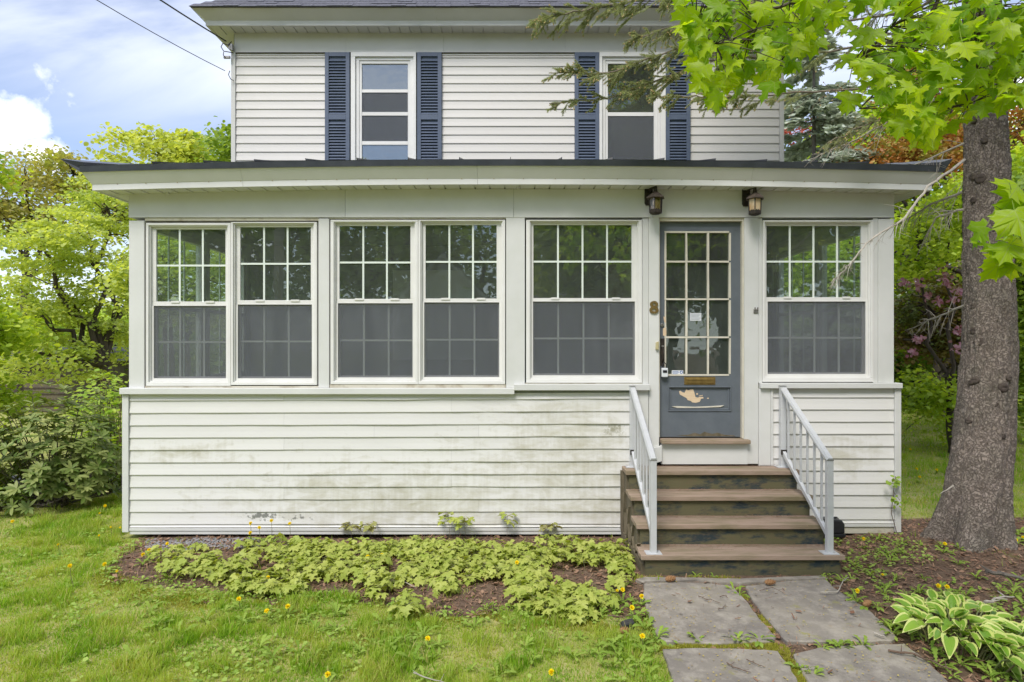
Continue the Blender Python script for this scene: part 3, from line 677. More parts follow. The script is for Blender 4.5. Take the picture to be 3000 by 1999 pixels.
# --- porch roof, fascia, soffit
OB, OC = .21, .265
xe = 3.605+OB
def strip_front(name, prof, x0, x1, mat, n=40, yshift=0, lab=None):
    """prof: list of (y,z offset); closed loop, bowed along x; x extents shift with y so corners mitre"""
    mb = MB(); k = len(prof)
    for i in range(n+1):
        t = i/n
        for (y, z) in prof:
            sx = -(y+OB)       # further out -> wider
            a = x0-(sx if x0 < -3.5 else 0); b = x1+(sx if x1 > 3.5 else 0)
            x = a+(b-a)*t; mb.v.append((x, y, z+bow(x)))
    for i in range(n):
        for j in range(k): mb.f.append((i*k+j, i*k+(j+1) % k, (i+1)*k+(j+1) % k, (i+1)*k+j))
    mb.f.append(tuple(range(k))[::-1]); mb.f.append(tuple(n*k+j for j in range(k)))
    return part(name, mb, mat)
zb = 3.275
crown = [(-OB, zb), (-OB, zb+.052), (-OB-.004, zb+.055), (-OC-.005, zb+.150), (-OC-.005, zb+.156), (-OB+.03, zb+.156), (-OB+.03, zb)]
cuts = [-xe, X(558, -OB), X(1097, -OB), X(1726, -OB), xe]
for a, b in zip(cuts[:-1], cuts[1:]): strip_front('fascia', crown, a+.001, b-.001, M['trim'], 14)
edge = [(-OC-.012, zb+.150), (-OC-.016, zb+.205), (-OC+.04, zb+.215), (-OC+.04, zb+.1565), (-OC-.006, zb+.1565)]
strip_front('drip_edge', edge, -xe, xe, M['metal_black'], 40)
# nails along the fascia
for k in range(26):
    x = -3.6+k*.285+rnd.uniform(-.02, .02)
    disc((x, -OB-.0062, zb+.050+bow(x)), .0035, .005, 8).build('nail', M['brass'], house)
# side fascias + rake edges
for sg in (-1, 1):
    def sf(prof, y1, dz1):
        mb = MB(); k = len(prof)
        for (y, z) in prof: mb.v.append((sg*(3.605-y), y, z+bow(3.8)))
        for (y, z) in prof: mb.v.append((sg*(3.605-y), y1, z+bow(3.8)+dz1))
        for j in range(k): mb.f.append((j, (j+1) % k, k+(j+1) % k, k+j))
        mb.f.append(tuple(range(k))); mb.f.append(tuple(range(2*k-1, k-1, -1))); return mb
    part('side_fascia', sf(crown, HY-.03, 0), M['trim'])
    mb = MB()
    xo, xi = sg*3.90, sg*3.80
    tip = (4.03*sg if sg < 0 else 3.93, -.32, 3.475); tb = (sg*(3.605+OC+.014), -OC-.012, zb+.152+bow(3.8))
    back_t = (sg*3.97, HY-.03, 4.16); back_b = (sg*3.88, HY-.03, 4.02)
    it = (sg*3.86, -.27, 3.46); ib = (sg*3.84, -.25, zb+.16+bow(3.8)); bt_ = (sg*3.84, HY-.03, 4.13); bb = (sg*3.82, HY-.03, 4.02)
    mb.v = [tip, tb, ib, it, back_t, back_b, bb, bt_]
    for f in ((0,1,2,3),(7,6,5,4),(0,4,5,1),(1,5,6,2),(2,6,7,3),(3,7,4,0)): mb.f.append(f)
    part('rake_edge', mb, M['metal_black'])
# roof deck and standing seams
rz = zb+.212
def roofz(x, y): return rz+bow(x)*(1-sst(-.3, HY, y))+(y+OC)*.245
mb = MB(); n = 30
for j in range(2):
    y = (-OC-.012, HY-.002)[j]
    for i in range(n+1):
        x = -3.90+7.80*i/n; mb.v.append((x, y, float(roofz(x, y))))
for i in range(n): mb.f.append((i, i+1, n+2+i, n+1+i))
part('roof_deck', mb, M['metal_black'])
for k in range(15):
    px = 343+118.6*k
    x = X(px, -OC)
    mb = MB(); y0, y1 = -OC+.03, HY-.01
    a0, a1 = float(roofz(x, y0)), float(roofz(x, y1)); h = .022
    for y, z in ((y0, a0), (y1, a1)):
        mb.v += [(x-.004, y+(.045 if y == y0 else 0), z-.002), (x+.004, y+(.045 if y == y0 else 0), z-.002), (x+.002, y, z+h), (x-.002, y, z+h)]
    for f in ((3,2,1,0),(4,5,6,7),(0,1,5,4),(1,2,6,5),(2,3,7,6),(3,0,4,7)): mb.f.append(f)
    part('roof_seam', mb, M['metal_black'])
# soffit panels
def soffit(x0, x1, y0, y1, zf, pitch, mat, grooves):
    x = x0; first = True
    while x < x1-.01:
        b = min(x+pitch, x1); z = zf(x)
        mb = MB(); mb.v = [(x+.0015, y0, z), (b-.011, y0, z), (b-.011, y1, z), (x+.0015, y1, z), (b-.011, y0, z+.012), (b-.011, y1, z+.012), (b+.0015, y0, z+.012), (b+.0015, y1, z+.012), (x+.0015, y0, z+.012), (x+.0015, y1, z+.012)]
        mb.f = [(0,3,2,1), (1,2,5,4), (4,5,7,6), (0,8,9,3)]
        part('soffit_panel', mb, mat); x = b
soffit(-xe+.0, xe, -OB+.031, -.017, lambda x: zb+.004+bow(x), .139, M['trim'], True)
for sg in (-1, 1):
    for k in range(18):
        y0 = -OB+.031+k*.139; y1 = min(y0+.137, HY-.04)
        if y0 > HY-.1: break
        xs = sorted((sg*3.60, sg*(3.605+OB-.031))); z = zb+.006+bow(3.8)
        part('soffit_panel', MB().box(xs[0], xs[1], max(y0, -.015), y1, z, z+.01), M['trim']) if y1 > -.01 else None
part('eave_stud', disc((X(385, -.05), -.06, Z(444, -.05)), .012, .03).tube([(X(1191, -.05), -.10, 3.26), (X(1191, -.05), -.10, 3.285)], [.016, .012], 12), M['trim'])

# --- upper storey front
wx0, wx1 = hx(533), hx(1800)
zt_ = hz_(134); om = MB(); e_ = [wx0+.02, hx(822), hx(946), hx(1387), hx(1514), wx1-.02]
for a, b in ((0, 1), (2, 3), (4, 5)): om.box(e_[a], e_[b], HY+.012, HY+.30, 3.2, zt_)
om.box(wx0+.02, wx1-.02, HY+.012, HY+.30, zt_+.0005, 6.05)
part('upper_wall', om, M['interior'])
part('house_body', MB().box(wx0+.02, wx1-.02, HY+.301, HY+8.5, -1.4, 6.05), M['siding_up'])
part('foundation_wall', MB().box(wx0+.05, wx1-.05, HY+.0, HY+.30, -.6, 3.199), M['interior'])
lines = [122.5, 128.5]+[133.8+19.66*k for k in range(0, 14)]
for (a, b) in ((543, 748.5), (1015.5, 1320), (1584.5, 1790)):
    for k in range(len(lines)-1):
        board(hx(a)+.0005, hx(b)-.0005, hz_(lines[k+1]), hz_(lines[k+1]), hz_(lines[k]), hz_(lines[k]), HY, M['siding_up'], .013, .002, seed=k+60)
for a, b in ((532.5, 542.5), (1790.5, 1800)):
    part('corner_trim', MB().box(hx(a), hx(b), HY-.025, HY+.05, 3.6, hz_(122)), M['trim_up'], bevel=.003)
fcuts = [533, 787, 1020, 1304, 1512, 1800]
fc = [540, 796, 1020, 1300, 1560, 1796]
for a, b in zip(fc[:-1], fc[1:]):
    part('frieze_board', MB().box(hx(a)+.0008, hx(b)-.0008, HY-.020, HY+.02, hz_(122), 6.03), M['trim_up'])
part('frieze_drip', MB().box(hx(541), hx(805), HY-.024, HY-.005, hz_(123.6), hz_(122.3)), M['iron'])
part('frieze_drip', MB().box(hx(960), hx(1795), HY-.024, HY-.005, hz_(123.4), hz_(122.3)), M['iron'])
# shutters
def shutter(a, b, lab):
    x0, x1 = hx(a), hx(b); z1, z0 = hz_(123.5), hz_(123.5)-1.86
    mid = (z0+z1)/2+.06; sw = .052; mb = MB()
    mb.box(x0, x0+sw, HY-.045, HY-.012, z0, z1); mb.box(x1-sw, x1, HY-.045, HY-.012, z0, z1)
    mb.box(x0+sw, x1-sw, HY-.045, HY-.012, z1-.055, z1); mb.box(x0+sw, x1-sw, HY-.045, HY-.012, mid-.035, mid+.035); mb.box(x0+sw, x1-sw, HY-.045, HY-.012, z0, z0+.06)
    mb.box(x0+sw, x1-sw, HY-.020, HY-.012, z0+.06, z1-.055)
    sh = part('shutter', mb, M['shutter'], bevel=.002); sh['label'] = lab
    p = .0395
    lm = MB(); hw = (x1-x0)/2-sw-.001
    lm.v = [(-hw, -.022, 0), (hw, -.022, 0), (hw, .0, .030), (-hw, .0, .030), (-hw, -.018, -.004), (hw, -.018, -.004), (hw, .004, .026), (-hw, .004, .026)]
    lm.f = [(0,1,2,3), (7,6,5,4), (4,5,1,0), (3,2,6,7), (0,3,7,4), (1,5,6,2)]
    me = lm.mesh('louver', M['shutter'])
    for za, zc in ((z0+.062, mid-.037), (mid+.037, z1-.057)):
        z = za+.004
        while z+.03 < zc:
            o = bpy.data.objects.new('louver', me); C.objects.link(o); o.parent = sh; o.matrix_parent_inverse = WM(sh).inverted()
            o.location = ((x0+x1)/2, HY-.022, z); z += p
for a, b, l in ((748.5, 805, 'shutter left of the left upper window'), (959.5, 1015.5, 'shutter right of the left upper window'), (1320, 1376, 'shutter left of the right upper window, behind spruce twigs'), (1528.5, 1584.5, 'shutter right of the right upper window')): shutter(a, b, l)
# upper windows
def upwin(f0, f1, g0, g1, bars, lab):
    bot = hz_(123)-1.9
    mb = ring(MB(), hx(f0), hx(f1), bot, hz_(123.5), hx(g0-14)-hx(f0), hx(f1)-hx(g1+14), .05, hz_(123.5)-hz_(133), HY-.045, HY+.02)
    wn = part('window', mb, M['sash'], bevel=.003); wn['label'] = lab
    ring(MB(), hx(g0-13.8), hx(g1+13.8), bot+.051, hz_(133.3), .045, .045, .05, .040, HY-.018, HY+.02).build('window_stop', M['sash'], wn, bevel=.003)
    ring(MB(), hx(g0-6.3), hx(g1+6.3), bot+.102, hz_(140.3), hx(g0)-hx(g0-6.3)-.002, hx(g0)-hx(g0-6.3)-.002, .05, .040, HY-.006, HY+.03).build('storm_frame', M['sash'], wn, bevel=.002)
    for (y0, y1, m, scr) in bars:
        MB().box(hx(g0), hx(g1), HY+.014, HY+.017, hz_(y1), hz_(y0)).build('pane', M[m], wn)
        if scr: MB().box(hx(g0), hx(g1), HY+.005, HY+.006, hz_(y1), hz_(y0)).build('insect_screen', M['screen'], wn)
    for i in range(len(bars)-1):
        MB().box(hx(g0), hx(g1), HY-.002, HY+.024, hz_(bars[i+1][0]), hz_(bars[i][1])).build('sash_rail', M['sash'], wn)
# near-black panel behind each upper window, painted in place of an unlit room
part('room_shade_panel', MB().box(hx(822.5), hx(945.5), HY+.27, HY+.29, 3.4, hz_(134.5)), M['room_shade']); part('room_shade_panel', MB().box(hx(1387.5), hx(1513.5), HY+.27, HY+.29, 3.4, hz_(134.5)), M['room_shade'])
M['glass_sky'] = glass_mat('wavy_storm_glass', (.6, .62, .62), .16, .0, .03, bump=.14)
upwin(808, 957, 832, 937, [(147.5,206,'glass_sky',0),(213,258,'glass_dust',1),(266,325,'glass_dust',1),(333,425,'glass_sky',0)], 'left upper window with its storm sash pushed up')
upwin(1376.5, 1528, 1397, 1502, [(147.5,258.5,'glass_old',0),(267,425,'glass_dust',1)], 'right upper window half hidden by spruce twigs')

# --- main eave and roof
E1, E2 = .24, .36; ze = 5.99
def estrip(name, prof, mat, cuts=None):
    xs0, xs1 = wx0, wx1
    cs = cuts or [None, None]
    pts = [xs0]+list(cuts or [])+[xs1]
    for q in range(len(pts)-1):
        mb = MB(); k = len(prof)
        for i in (0, 1):
            for (o, z) in prof:
                x = pts[q+i]
                if q+i == 0: x = xs0-o
                elif q+i == len(pts)-1: x = xs1+o
                mb.v.append((x+(.0006 if i == 0 else -.0006), HY-o, z))
        for j in range(k): mb.f.append((j, (j+1) % k, k+(j+1) % k, k+j))
        mb.f.append(tuple(range(k))[::-1]); mb.f.append(tuple(range(k, 2*k)))
        part(name, mb, mat)
zc = ze+.0
estrip('eave_fascia', [(E1, ze+.0), (E1, ze+.065), (E1+.005, ze+.068), (E2, ze+.165), (E2, ze+.172), (E1-.03, ze+.172), (E1-.03, ze)], M['trim_up'], [hx(690), hx(1008), hx(1420)])
for sg, xb in ((-1, wx0), (1, wx1)):
    mb = MB(); prof = [(E1, ze+.0), (E1, ze+.065), (E2, ze+.165), (E2, ze+.172), (E1-.03, ze+.172), (E1-.03, ze)]; k = len(prof)
    for y in (None, HY+8.5):
        for (o, z) in prof: mb.v.append((xb+sg*o, HY-o if y is None else y, z))
    for j in range(k): mb.f.append((j, (j+1) % k, k+(j+1) % k, k+j))
    part('eave_fascia', mb, M['trim_up'])
    xs = sorted((xb-sg*.02, xb+sg*(E1-.031)))
    part('soffit_panel', MB().box(xs[0], xs[1], HY+.02, HY+8.4, ze+.004, ze+.014), M['trim_up'])
soffit(wx0-E1+.031, wx1+E1-.031, HY-E1+.031, HY+.02, lambda x: ze+.004, .139, M['trim_up'], True)
m_ = .80
def hip(t): return t
mb = MB(); x0, x1, y0 = wx0-E2-.02, wx1+E2+.02, HY-E2-.02; zr0 = ze+.178; T = 3.2
y9 = HY+8.5+E2
mb.v = [(x0, y0, zr0), (x1, y0, zr0), (x1, y9, zr0), (x0, y9, zr0), (x0+T, y0+T, zr0+m_*T), (x1-T, y0+T, zr0+m_*T), (x1-T, y9-T, zr0+m_*T), (x0+T, y9-T, zr0+m_*T)]
mb.f = [(0,1,5,4), (1,2,6,5), (2,3,7,6), (3,0,4,7), (4,5,6,7), (3,2,1,0)]
part('roof', mb, M['shingle'])
ln = math.sqrt(1+m_*m_); nrm = Vector((0, -m_/ln, 1/ln)); up_ = Vector((0, 1/ln, m_/ln))
for r in range(6):
    s0 = r*.125; xa = x0+s0/ln; xb = x1-s0/ln; x = xa+rnd.uniform(-.15, .0)
    while x < xb:
        wd = rnd.choice((.14, .19, .25, .31)); a, b = max(x, xa), min(x+wd-.004, xb)
        if b-a > .03:
            lift = rnd.choice((.004, .004, .009)); base_ = Vector((0, y0, zr0))+up_*(s0-rnd.choice((0, 0, .012)))-up_*.01
            e = base_+up_*.17; mb = MB()
            th = nrm*(lift+.006); tt = nrm*.002
            mb.v = [(a, *(base_+tt)[1:]), (b, *(base_+tt)[1:]), (b, *(e+tt)[1:]), (a, *(e+tt)[1:]), (a, *(base_+th)[1:]), (b, *(base_+th)[1:]), (b, *(e+tt*2)[1:]), (a, *(e+tt*2)[1:])]
            mb.f = [(4,5,6,7), (0,1,5,4), (1,2,6,5), (3,0,4,7)]
            part('shingle', mb, M['shingle'])
        x += wd

# ------------------------------------------------------------------ lanterns
def lantern(px, py_top, lab, glass, tilt):
    cx, cyy = X(px, -.13), -.135; zt = Z(py_top, -.13)
    ln_ = thing('wall_lantern', lab, 'wall lamp', (cx, 0, zt), 'pair of iron lanterns over the door')
    mb = MB(); mb.prism([(cx-.078, zt+.055), (cx-.078, zt-.085), (cx-.065, zt-.105), (cx-.005, zt-.105), (cx-.005, zt+.055)][::-1], -.038, -.0165); mb.build('back_plate', M['iron'], ln_, bevel=.004)
    MB().tube([(cx-.04, -.03, zt+.02), (cx-.03, -.07, zt+.045), (cx, cyy, zt+.055), (cx, cyy, zt-.002)], [.014, .013, .014, .020], 8).build('arm', M['iron'], ln_, smooth=True)
    c = (cx, cyy, zt)
    MB().lathe(c, [(.020, .0), (.030, -.008), (.085, -.052), (.088, -.062), (.078, -.066), (.02, -.060)], 6, R(10)).build('lantern_roof', M['iron_roof'], ln_)
    for k in range(6):
        t = R(10+60*k); p0 = (cx+.062*math.cos(t), cyy+.062*math.sin(t), zt-.062); p1 = (cx+.056*math.cos(t), cyy+.056*math.sin(t), zt-.200)
        MB().tube([p0, p1], .0055, 5).build('corner_bar', M['iron'], ln_)
        t2 = R(10+60*(k+1)); q0 = (cx+.060*math.cos(t2), cyy+.060*math.sin(t2), zt-.066); q1 = (cx+.054*math.cos(t2), cyy+.054*math.sin(t2), zt-.185)
        a0 = (cx+.060*math.cos(t), cyy+.060*math.sin(t), zt-.066); a1 = (cx+.054*math.cos(t), cyy+.054*math.sin(t), zt-.185)
        MB().quad(a0, q0, q1, a1).build('glass_panel', glass, ln_)
        # scalloped skirt
        v = []; 
        for j in range(7):
            s = j/6; top = (.012, .016, .026, .016, .026, .016, .012)[j]
            v.append((a1[0]+(q1[0]-a1[0])*s*1.0, a1[1]+(q1[1]-a1[1])*s, a1[2]+top))
        mb = MB(); mb.v = v+[(p[0], p[1], a1[2]-.006) for p in v]
        mb.v = [(cx+(x-cx)*1.03, cyy+(y-cyy)*1.03, z) for x, y, z in mb.v]
        mb.f = [(j, j+1, 8+j, 7+j) for j in range(6)]; mb.build('skirt', M['iron'], ln_)
    MB().lathe(c, [(.030, -.212), (.056, -.200), (.058, -.188), (.054, -.186)], 6, R(10)).build('base_ring', M['iron'], ln_)
    MB().lathe(c, [(.010, -.19), (.014, -.185), (.014, -.13), (.024, -.12), (.028, -.10), (.018, -.075), (.006, -.07)], 10).build('bulb', M['sash'], ln_, smooth=True)
lantern(1506, 441, 'iron porch lantern with clear brown glass, above the house number left of the door', M['glass_brown'], 0)
lantern(1734, 443, 'iron porch lantern with milky amber glass, at the right of the door', M['glass_amber'], 0)

# ------------------------------------------------------------------ house number, lockbox
def eight():
    mb = MB(); cx, cz = X(1501.7), Z(706.6)
    def outline(t):     # outer silhouette of an 8
        pass
    n = 40
    def lobe(cz, rx, rz, hx_, hz2, y0, y1):
        i = len(mb.v)
        for y in (y0, y1):
            for ro in (1, 0):
                for q in range(n):
                    a = 2*math.pi*q/n; rx_, rz_ = (rx, rz) if ro else (hx_, hz2)
                    mb.v.append((cx+rx_*math.cos(a), y, cz+rz_*math.sin(a)))
        for q in range(n):
            r = (q+1) % n
            mb.f.append((i+q, i+n+q, i+n+r, i+r)); mb.f.append((i+q, i+r, i+2*n+r, i+2*n+q)); mb.f.append((i+n+q, i+3*n+q, i+3*n+r, i+n+r))
    lobe(cz+.0275, .038, .0315, .014, .011, -.026, -.0125); lobe(cz-.0265, .043, .034, .017, .012, -.0255, -.0125)
    return mb
tag(eight().build('house_number', M['bronze']), 'bronze numeral 8 on the white post left of the door', 'house number')
lb = thing('key_lockbox', 'grey realtor key box hanging from the door handle', 'lock box', (X(1527), DY-.03, Z(867)))
MB().box(X(1520.5), X(1535), DY-.050, DY-.012, Z(867), Z(846)).build('box_body', M['white_label'], lb, bevel=.006)
MB().box(X(1523), X(1532.5), DY-.0525, DY-.0501, Z(857), Z(851)).build('dial_window', M['plastic_black'], lb)
MB().tube([(X(1523.5), DY-.035, Z(848)), (X(1523.5), DY-.035, Z(838)), (X(1527.5), DY-.035, Z(833)), (X(1531.5), DY-.035, Z(838)), (X(1531.5), DY-.035, Z(848))], .005, 8).build('shackle', M['plastic_black'], lb, smooth=True)

# ------------------------------------------------------------------ steps
sx, hw = 1.815, .79
steps = thing('front_steps', 'four worn wooden steps with mossy risers leading up to the blue door', 'steps', (sx, -.5, 0))
for k in range(4):
    zt = .68-.17*k; yn = -.262-.25*k
    w_ = hw+(.0, .0, .0, .01)[k]
    mb = MB(); n = 12
    # two planks per tread
    for (ya, yb, dz) in ((yn, yn+.138, 0), (yn+.142, yn+.285 if k else -.024, -.002)):
        m2 = MB(); m2.box(sx-w_+rnd.uniform(-.006, .006), sx+w_+rnd.uniform(-.006, .006), ya, min(yb, -.024), zt-.038+dz, zt+dz)
        m2.build('tread', M['tread'], steps, bevel=.004)
    MB().box(sx-w_+.035, sx+w_-.035, yn+.030, yn+.052, zt-.17-.0 if k < 3 else -.03, zt-.0395).build('riser', M['riser'], steps)
for sg in (-1, 1):
    poly = [(-.026, .635)]
    for k in range(4):
        yn = -.262-.25*k; zt = .68-.17*k-.040
        poly += [(yn+.053, zt), (yn+.053, zt-.17 if k < 3 else .0)]
    poly += [(-1.0, -.02), (-.75, -.02), (-.026, .42)]
    mb = MB(); xa, xb = sx+sg*(hw-.034)-(.018), sx+sg*(hw-.034)+.018
    i = 0; n = len(poly); mb.v = [(xa, y, z) for y, z in poly]+[(xb, y, z) for y, z in poly]
    mb.f = [tuple(range(n))[::-1], tuple(range(n, 2*n))]+[(k, (k+1) % n, n+(k+1) % n, n+k) for k in range(n)]
    mb.build('stringer', M['plank'], steps)
    MB().box(sx+sg*(hw-.015)-.018, sx+sg*(hw-.015)+.018, -.95, -.03, -.03, .085).build('skirt_board', M['plank'], steps)
    MB().box(sx+sg*(hw-.01)-.02, sx+sg*(hw-.01)+.02, -.075, -.028, .086, .64).build('support_post', M['plank'], steps)
    for k in range(7):
        yb = -.10-.10*k; zt = min(.60, .62-(abs(yb)-.1)*.62)
        if zt-.09 > .05:
            MB().bar((sx+sg*(hw-.012), yb, .09), (sx+sg*(hw-.012), yb-.0+.10*(1 if k % 2 else -1), zt*.8), .03, .008).build('lattice_strip', M['plank'], steps)
# pine needles caught at the back of each tread
nN = 2600; k = rng.randint(0, 4, nN)
zt = .68-.17*k; yn = -.262-.25*k
pos = np.stack([sx+rng.uniform(-hw+.03, hw-.03, nN), yn+.25-np.abs(rng.normal(0, .03, nN))*np.where(rng.rand(nN) > .85, 4, 1), zt+.003+rng.rand(nN)*.006], -1)
pos[:, 1] = np.where(k == 0, np.minimum(pos[:, 1], -.03), pos[:, 1])
a = rng.uniform(0, 2*math.pi, nN); fw = np.stack([np.cos(a), np.sin(a)*.5, rng.uniform(-.1, .2, nN)], -1)
tv = [(-.05, 0, 0), (.05, 0, 0), (.03, 1, 0), (-.03, 1, 0)]
V, Fc = scatter(tv, [(0, 1, 2, 3)], pos, basis(fw, np.tile([0, 0, 1.], (nN, 1))), np.full(nN, .022))
tag(link('needle_litter', npmesh('needle_litter', V, Fc, M['litter'])), 'brown pine needles gathered on the wooden step treads', 'pine needles', kind='stuff')

# ------------------------------------------------------------------ railings
def railing(x, lab):
    r = thing('handrail', lab, 'handrail', (x, -.5, .17), 'metal handrails of the front steps')
    yu, yl = -.085, -.955; tu, tl = 1.43, .905
    MB().box(x-.024, x+.024, yu-.024, yu+.024, .682, tu).build('post', M['rail'], r, bevel=.003)
    MB().box(x-.024, x+.024, yl-.024, yl+.024, .176, tl).build('post', M['rail'], r, bevel=.003)
    for y, z in ((yu, .682), (yl, .172)): MB().box(x-.062, x+.062, y-.045, y+.05, z-.001, z+.005).build('base_plate', M['rail'], r)
    for y, z in ((yu, tu), (yl, tl)): MB().box(x-.027, x+.027, y-.027, y+.027, z+.0005, z+.006).build('post_cap', M['steel'], r, bevel=.002)
    a, b = Vector((x, yu-.025, tu-.035)), Vector((x, yl-.010, tl-.005))
    mb = MB(); d = (b-a).normalized(); u = Vector((0, -d.z, d.y)); 
    if u.z < 0: u = -u
    for p in (a, b):
        for q, h in ((-.028, .010), (-.018, .028), (.018, .028), (.028, .010), (.024, -.012), (-.024, -.012)): mb.v.append(tuple(p+Vector((q, 0, 0))+u*h))
    for j in range(6): mb.f.append((j, (j+1) % 6, 6+(j+1) % 6, 6+j))
    mb.f.append(tuple(range(6))[::-1]); mb.f.append(tuple(range(6, 12)))
    mb.build('top_rail', M['rail'], r)
    c, e = Vector((x, yu-.025, .82)), Vector((x, yl+.025, .315))
    MB().bar(c, e, .030, .036).build('bottom_rail', M['rail'], r, bevel=.002)
    MB().box(x-.026, x+.026, yu-.040, yu-.0245, .80, .845).build('rail_bracket', M['iron'], r)
    for k in range(6):
        t = (k+.8)/6.6; p = c.lerp(e, t); q = a.lerp(b, (p.y-a.y)/(b.y-a.y))
        MB().box(x-.008, x+.008, p.y-.008, p.y+.008, p.z-.02, q.z-.008).build('baluster', M['rail'], r)
railing(1.118, 'silver metal handrail on the left of the wooden steps')
railing(2.512, 'silver metal handrail on the right of the wooden steps')

# ------------------------------------------------------------------ black box and oddments
bb_ = G(1928, 1238, .02); bx = thing('bait_box', 'black plastic bait box on the soil right of the steps', 'bait box', (bb_.x, bb_.y, .03))
x, y = bb_.x, bb_.y+.12
mb = MB(); mb.prism([(x-.16, .06), (x+.062, .06), (x+.062, .15), (x+.035, .185), (x-.14, .20), (x-.16, .18)], y-.11, y+.11); mb.build('box_lid', M['plastic_black'], bx, bevel=.012)
MB().box(x-.165, x+.068, y-.115, y+.115, .03, .058).build('box_base', M['plastic_black'], bx, bevel=.006)
for q in (-.08, 0): MB().box(x+q-.03, x+q+.03, y-.04, y+.04, .186, .199).build('lid_ridge', M['plastic_black'], bx, bevel=.004)
MB().box(x+.01, x+.035, y-.05, y-.03, .178, .190).build('latch', M['steel'], bx)
def cone_obj(p, L_, r, ang, lab, sc_=1):
    mb = MB(); d = Vector((math.cos(ang), math.sin(ang), .05)).normalized()
    pr = [(0, .3), (.15, .8), (.4, 1), (.7, .75), (.92, .4), (1, .1)]
    mb.tube([p+d*L_*a for a, b in pr], [r*b for a, b in pr], 8)
    u = d.cross(Vector((0, 0, 1))).normalized(); v = d.cross(u)
    for k in range(46):
        t = (k+.5)/46; rr = r*np.interp(t, [a for a, b in pr], [b for a, b in pr]); th = k*2.4
        c = p+d*L_*t+(u*math.cos(th)+v*math.sin(th))*rr*.85; o = (u*math.cos(th)+v*math.sin(th)); s = d.cross(o)
        w2 = r*.42; mb.quad(c-s*w2, c+s*w2, c+s*w2*.5+o*r*.45+d*r*.35, c-s*w2*.5+o*r*.45+d*r*.35)
    tag(mb.build('spruce_cone', M['cone']), lab, 'cone', 'spruce cones on the ground')
cone_obj(G(1529, 1331, .055), .075, .021, .1, 'dark brown spruce cone at the foot of the bottom step, left half')
cone_obj(G(1757, 1338, .055), .075, .020, -.1, 'light orange spruce cone at the foot of the bottom step, centre')
cone_obj(G(1985, 1390, .04), .07, .019, .5, 'spruce cone in the weeds at the right edge of the rear flagstone')
cone_obj(G(1423, 1450, .04), .06, .022, .0, 'open round spruce cone beside the black scrap left of the path')
g = G(1442, 1440, .03); mb = MB(); mb.prism([(g.x-.05, .02), (g.x+.03, .01), (g.x+.055, .03), (g.x+.04, .065), (g.x+.0, .055), (g.x-.03, .045)], g.y-.02, g.y+.05)
tag(mb.build('plastic_scrap', M['plastic_black'], bevel=.006), 'crumpled black plastic scrap in the grass left of the path', 'scrap')
def twig(pts, r, lab, mat=None, name='twig', cat='twig', group='fallen twigs and sticks'):
    base_ = [Vector(p) for p in pts]; mb = MB(); fine = []
    for a, b in zip(base_[:-1], base_[1:]):
        for j in range(4): q = a.lerp(b, j/4); fine.append(q+Vector((rnd.uniform(-1, 1), rnd.uniform(-1, 1), 0))*r*1.2)
    fine.append(base_[-1]); n = len(fine)
    mb.tube(fine, [r*(1-.6*k/n) for k in range(n)], 6)
    for k in range(2, n-1, 4):
        d = Vector((rnd.uniform(-1, 1), rnd.uniform(-1, 1), .15)).normalized(); L_ = (fine[-1]-fine[0]).length*.22
        mb.tube([fine[k], fine[k]+d*L_], [r*.5, r*.25], 5)
    tag(mb.build(name, mat or M['twig']), lab, cat, group)
twig([G(1605,1370,.045),G(1620,1376,.045),G(1635,1378,.045),G(1655,1386,.045)], .003, 'thin curved twig lying on the rear left flagstone')
twig([G(1655,1371,.045),G(1668,1368,.045),G(1672,1374,.045)], .003, 'short dark twig near the seam of the rear left flagstone')
twig([G(1650,1400,.045),G(1662,1398,.045),G(1667,1388,.045)], .003, 'bent twig in the middle right of the rear left flagstone')
twig([G(1745,1357,.045),G(1775,1350,.045),G(1800,1362,.045)], .0025, 'fine curled twig at the back of the rear right flagstone')
twig([G(1669,1523,.045),G(1690,1535,.045),G(1725,1545,.045)], .0035, 'brown forked twig on the front left flagstone')
twig([G(1715,1515,.045),G(1735,1525,.045),G(1755,1532,.045)], .003, 'pale twig next to the seam of the front flagstones')
twig([G(1885,1361,.05),G(1925,1361,.05),G(1937,1335,.06),G(1950,1327,.07)], .005, 'bent pale dead stick beside the rear right flagstone', M['deadwood'])
twig([G(2013,1456,.05),G(2035,1464,.05)], .006, 'short pale peeled stick across the right edge of the flagstones', M['deadwood'])
twig([G(2265,1311,.12),G(2310,1322,.12),G(2353,1330,.12),G(2450,1350,.12)], .016, 'thick fallen branch at the far right below the spruce trunk', M['bark_grey'], 'fallen_branch', 'branch')
twig([G(2260,1385,.09),G(2275,1382,.10),G(2300,1372,.09),G(2330,1372,.08)], .011, 'crooked mossy pale root piece behind the hosta', M['deadwood'], 'fallen_branch', 'branch')
twig([G(2040,1495,.04),G(2100,1503,.05),G(2150,1525,.05),G(2190,1540,.05)], .007, 'long brown stick on the soil in front of the hosta')
twig([G(1395,1415,.05),G(1430,1418,.05),G(1470,1410,.05)], .005, 'brown stick among the weeds left of the path')
twig([G(950,1545,.05),G(985,1560,.05),G(1040,1572,.05)], .004, 'dry stick in the lawn near the bottom of the picture', M['deadwood'])
twig([G(905,1345,.06),G(930,1338,.07),G(955,1350,.06)], .004, 'dry stick in front of the seedling bed', M['deadwood'])
for k in range(16):     # small bits on the paving
    pass

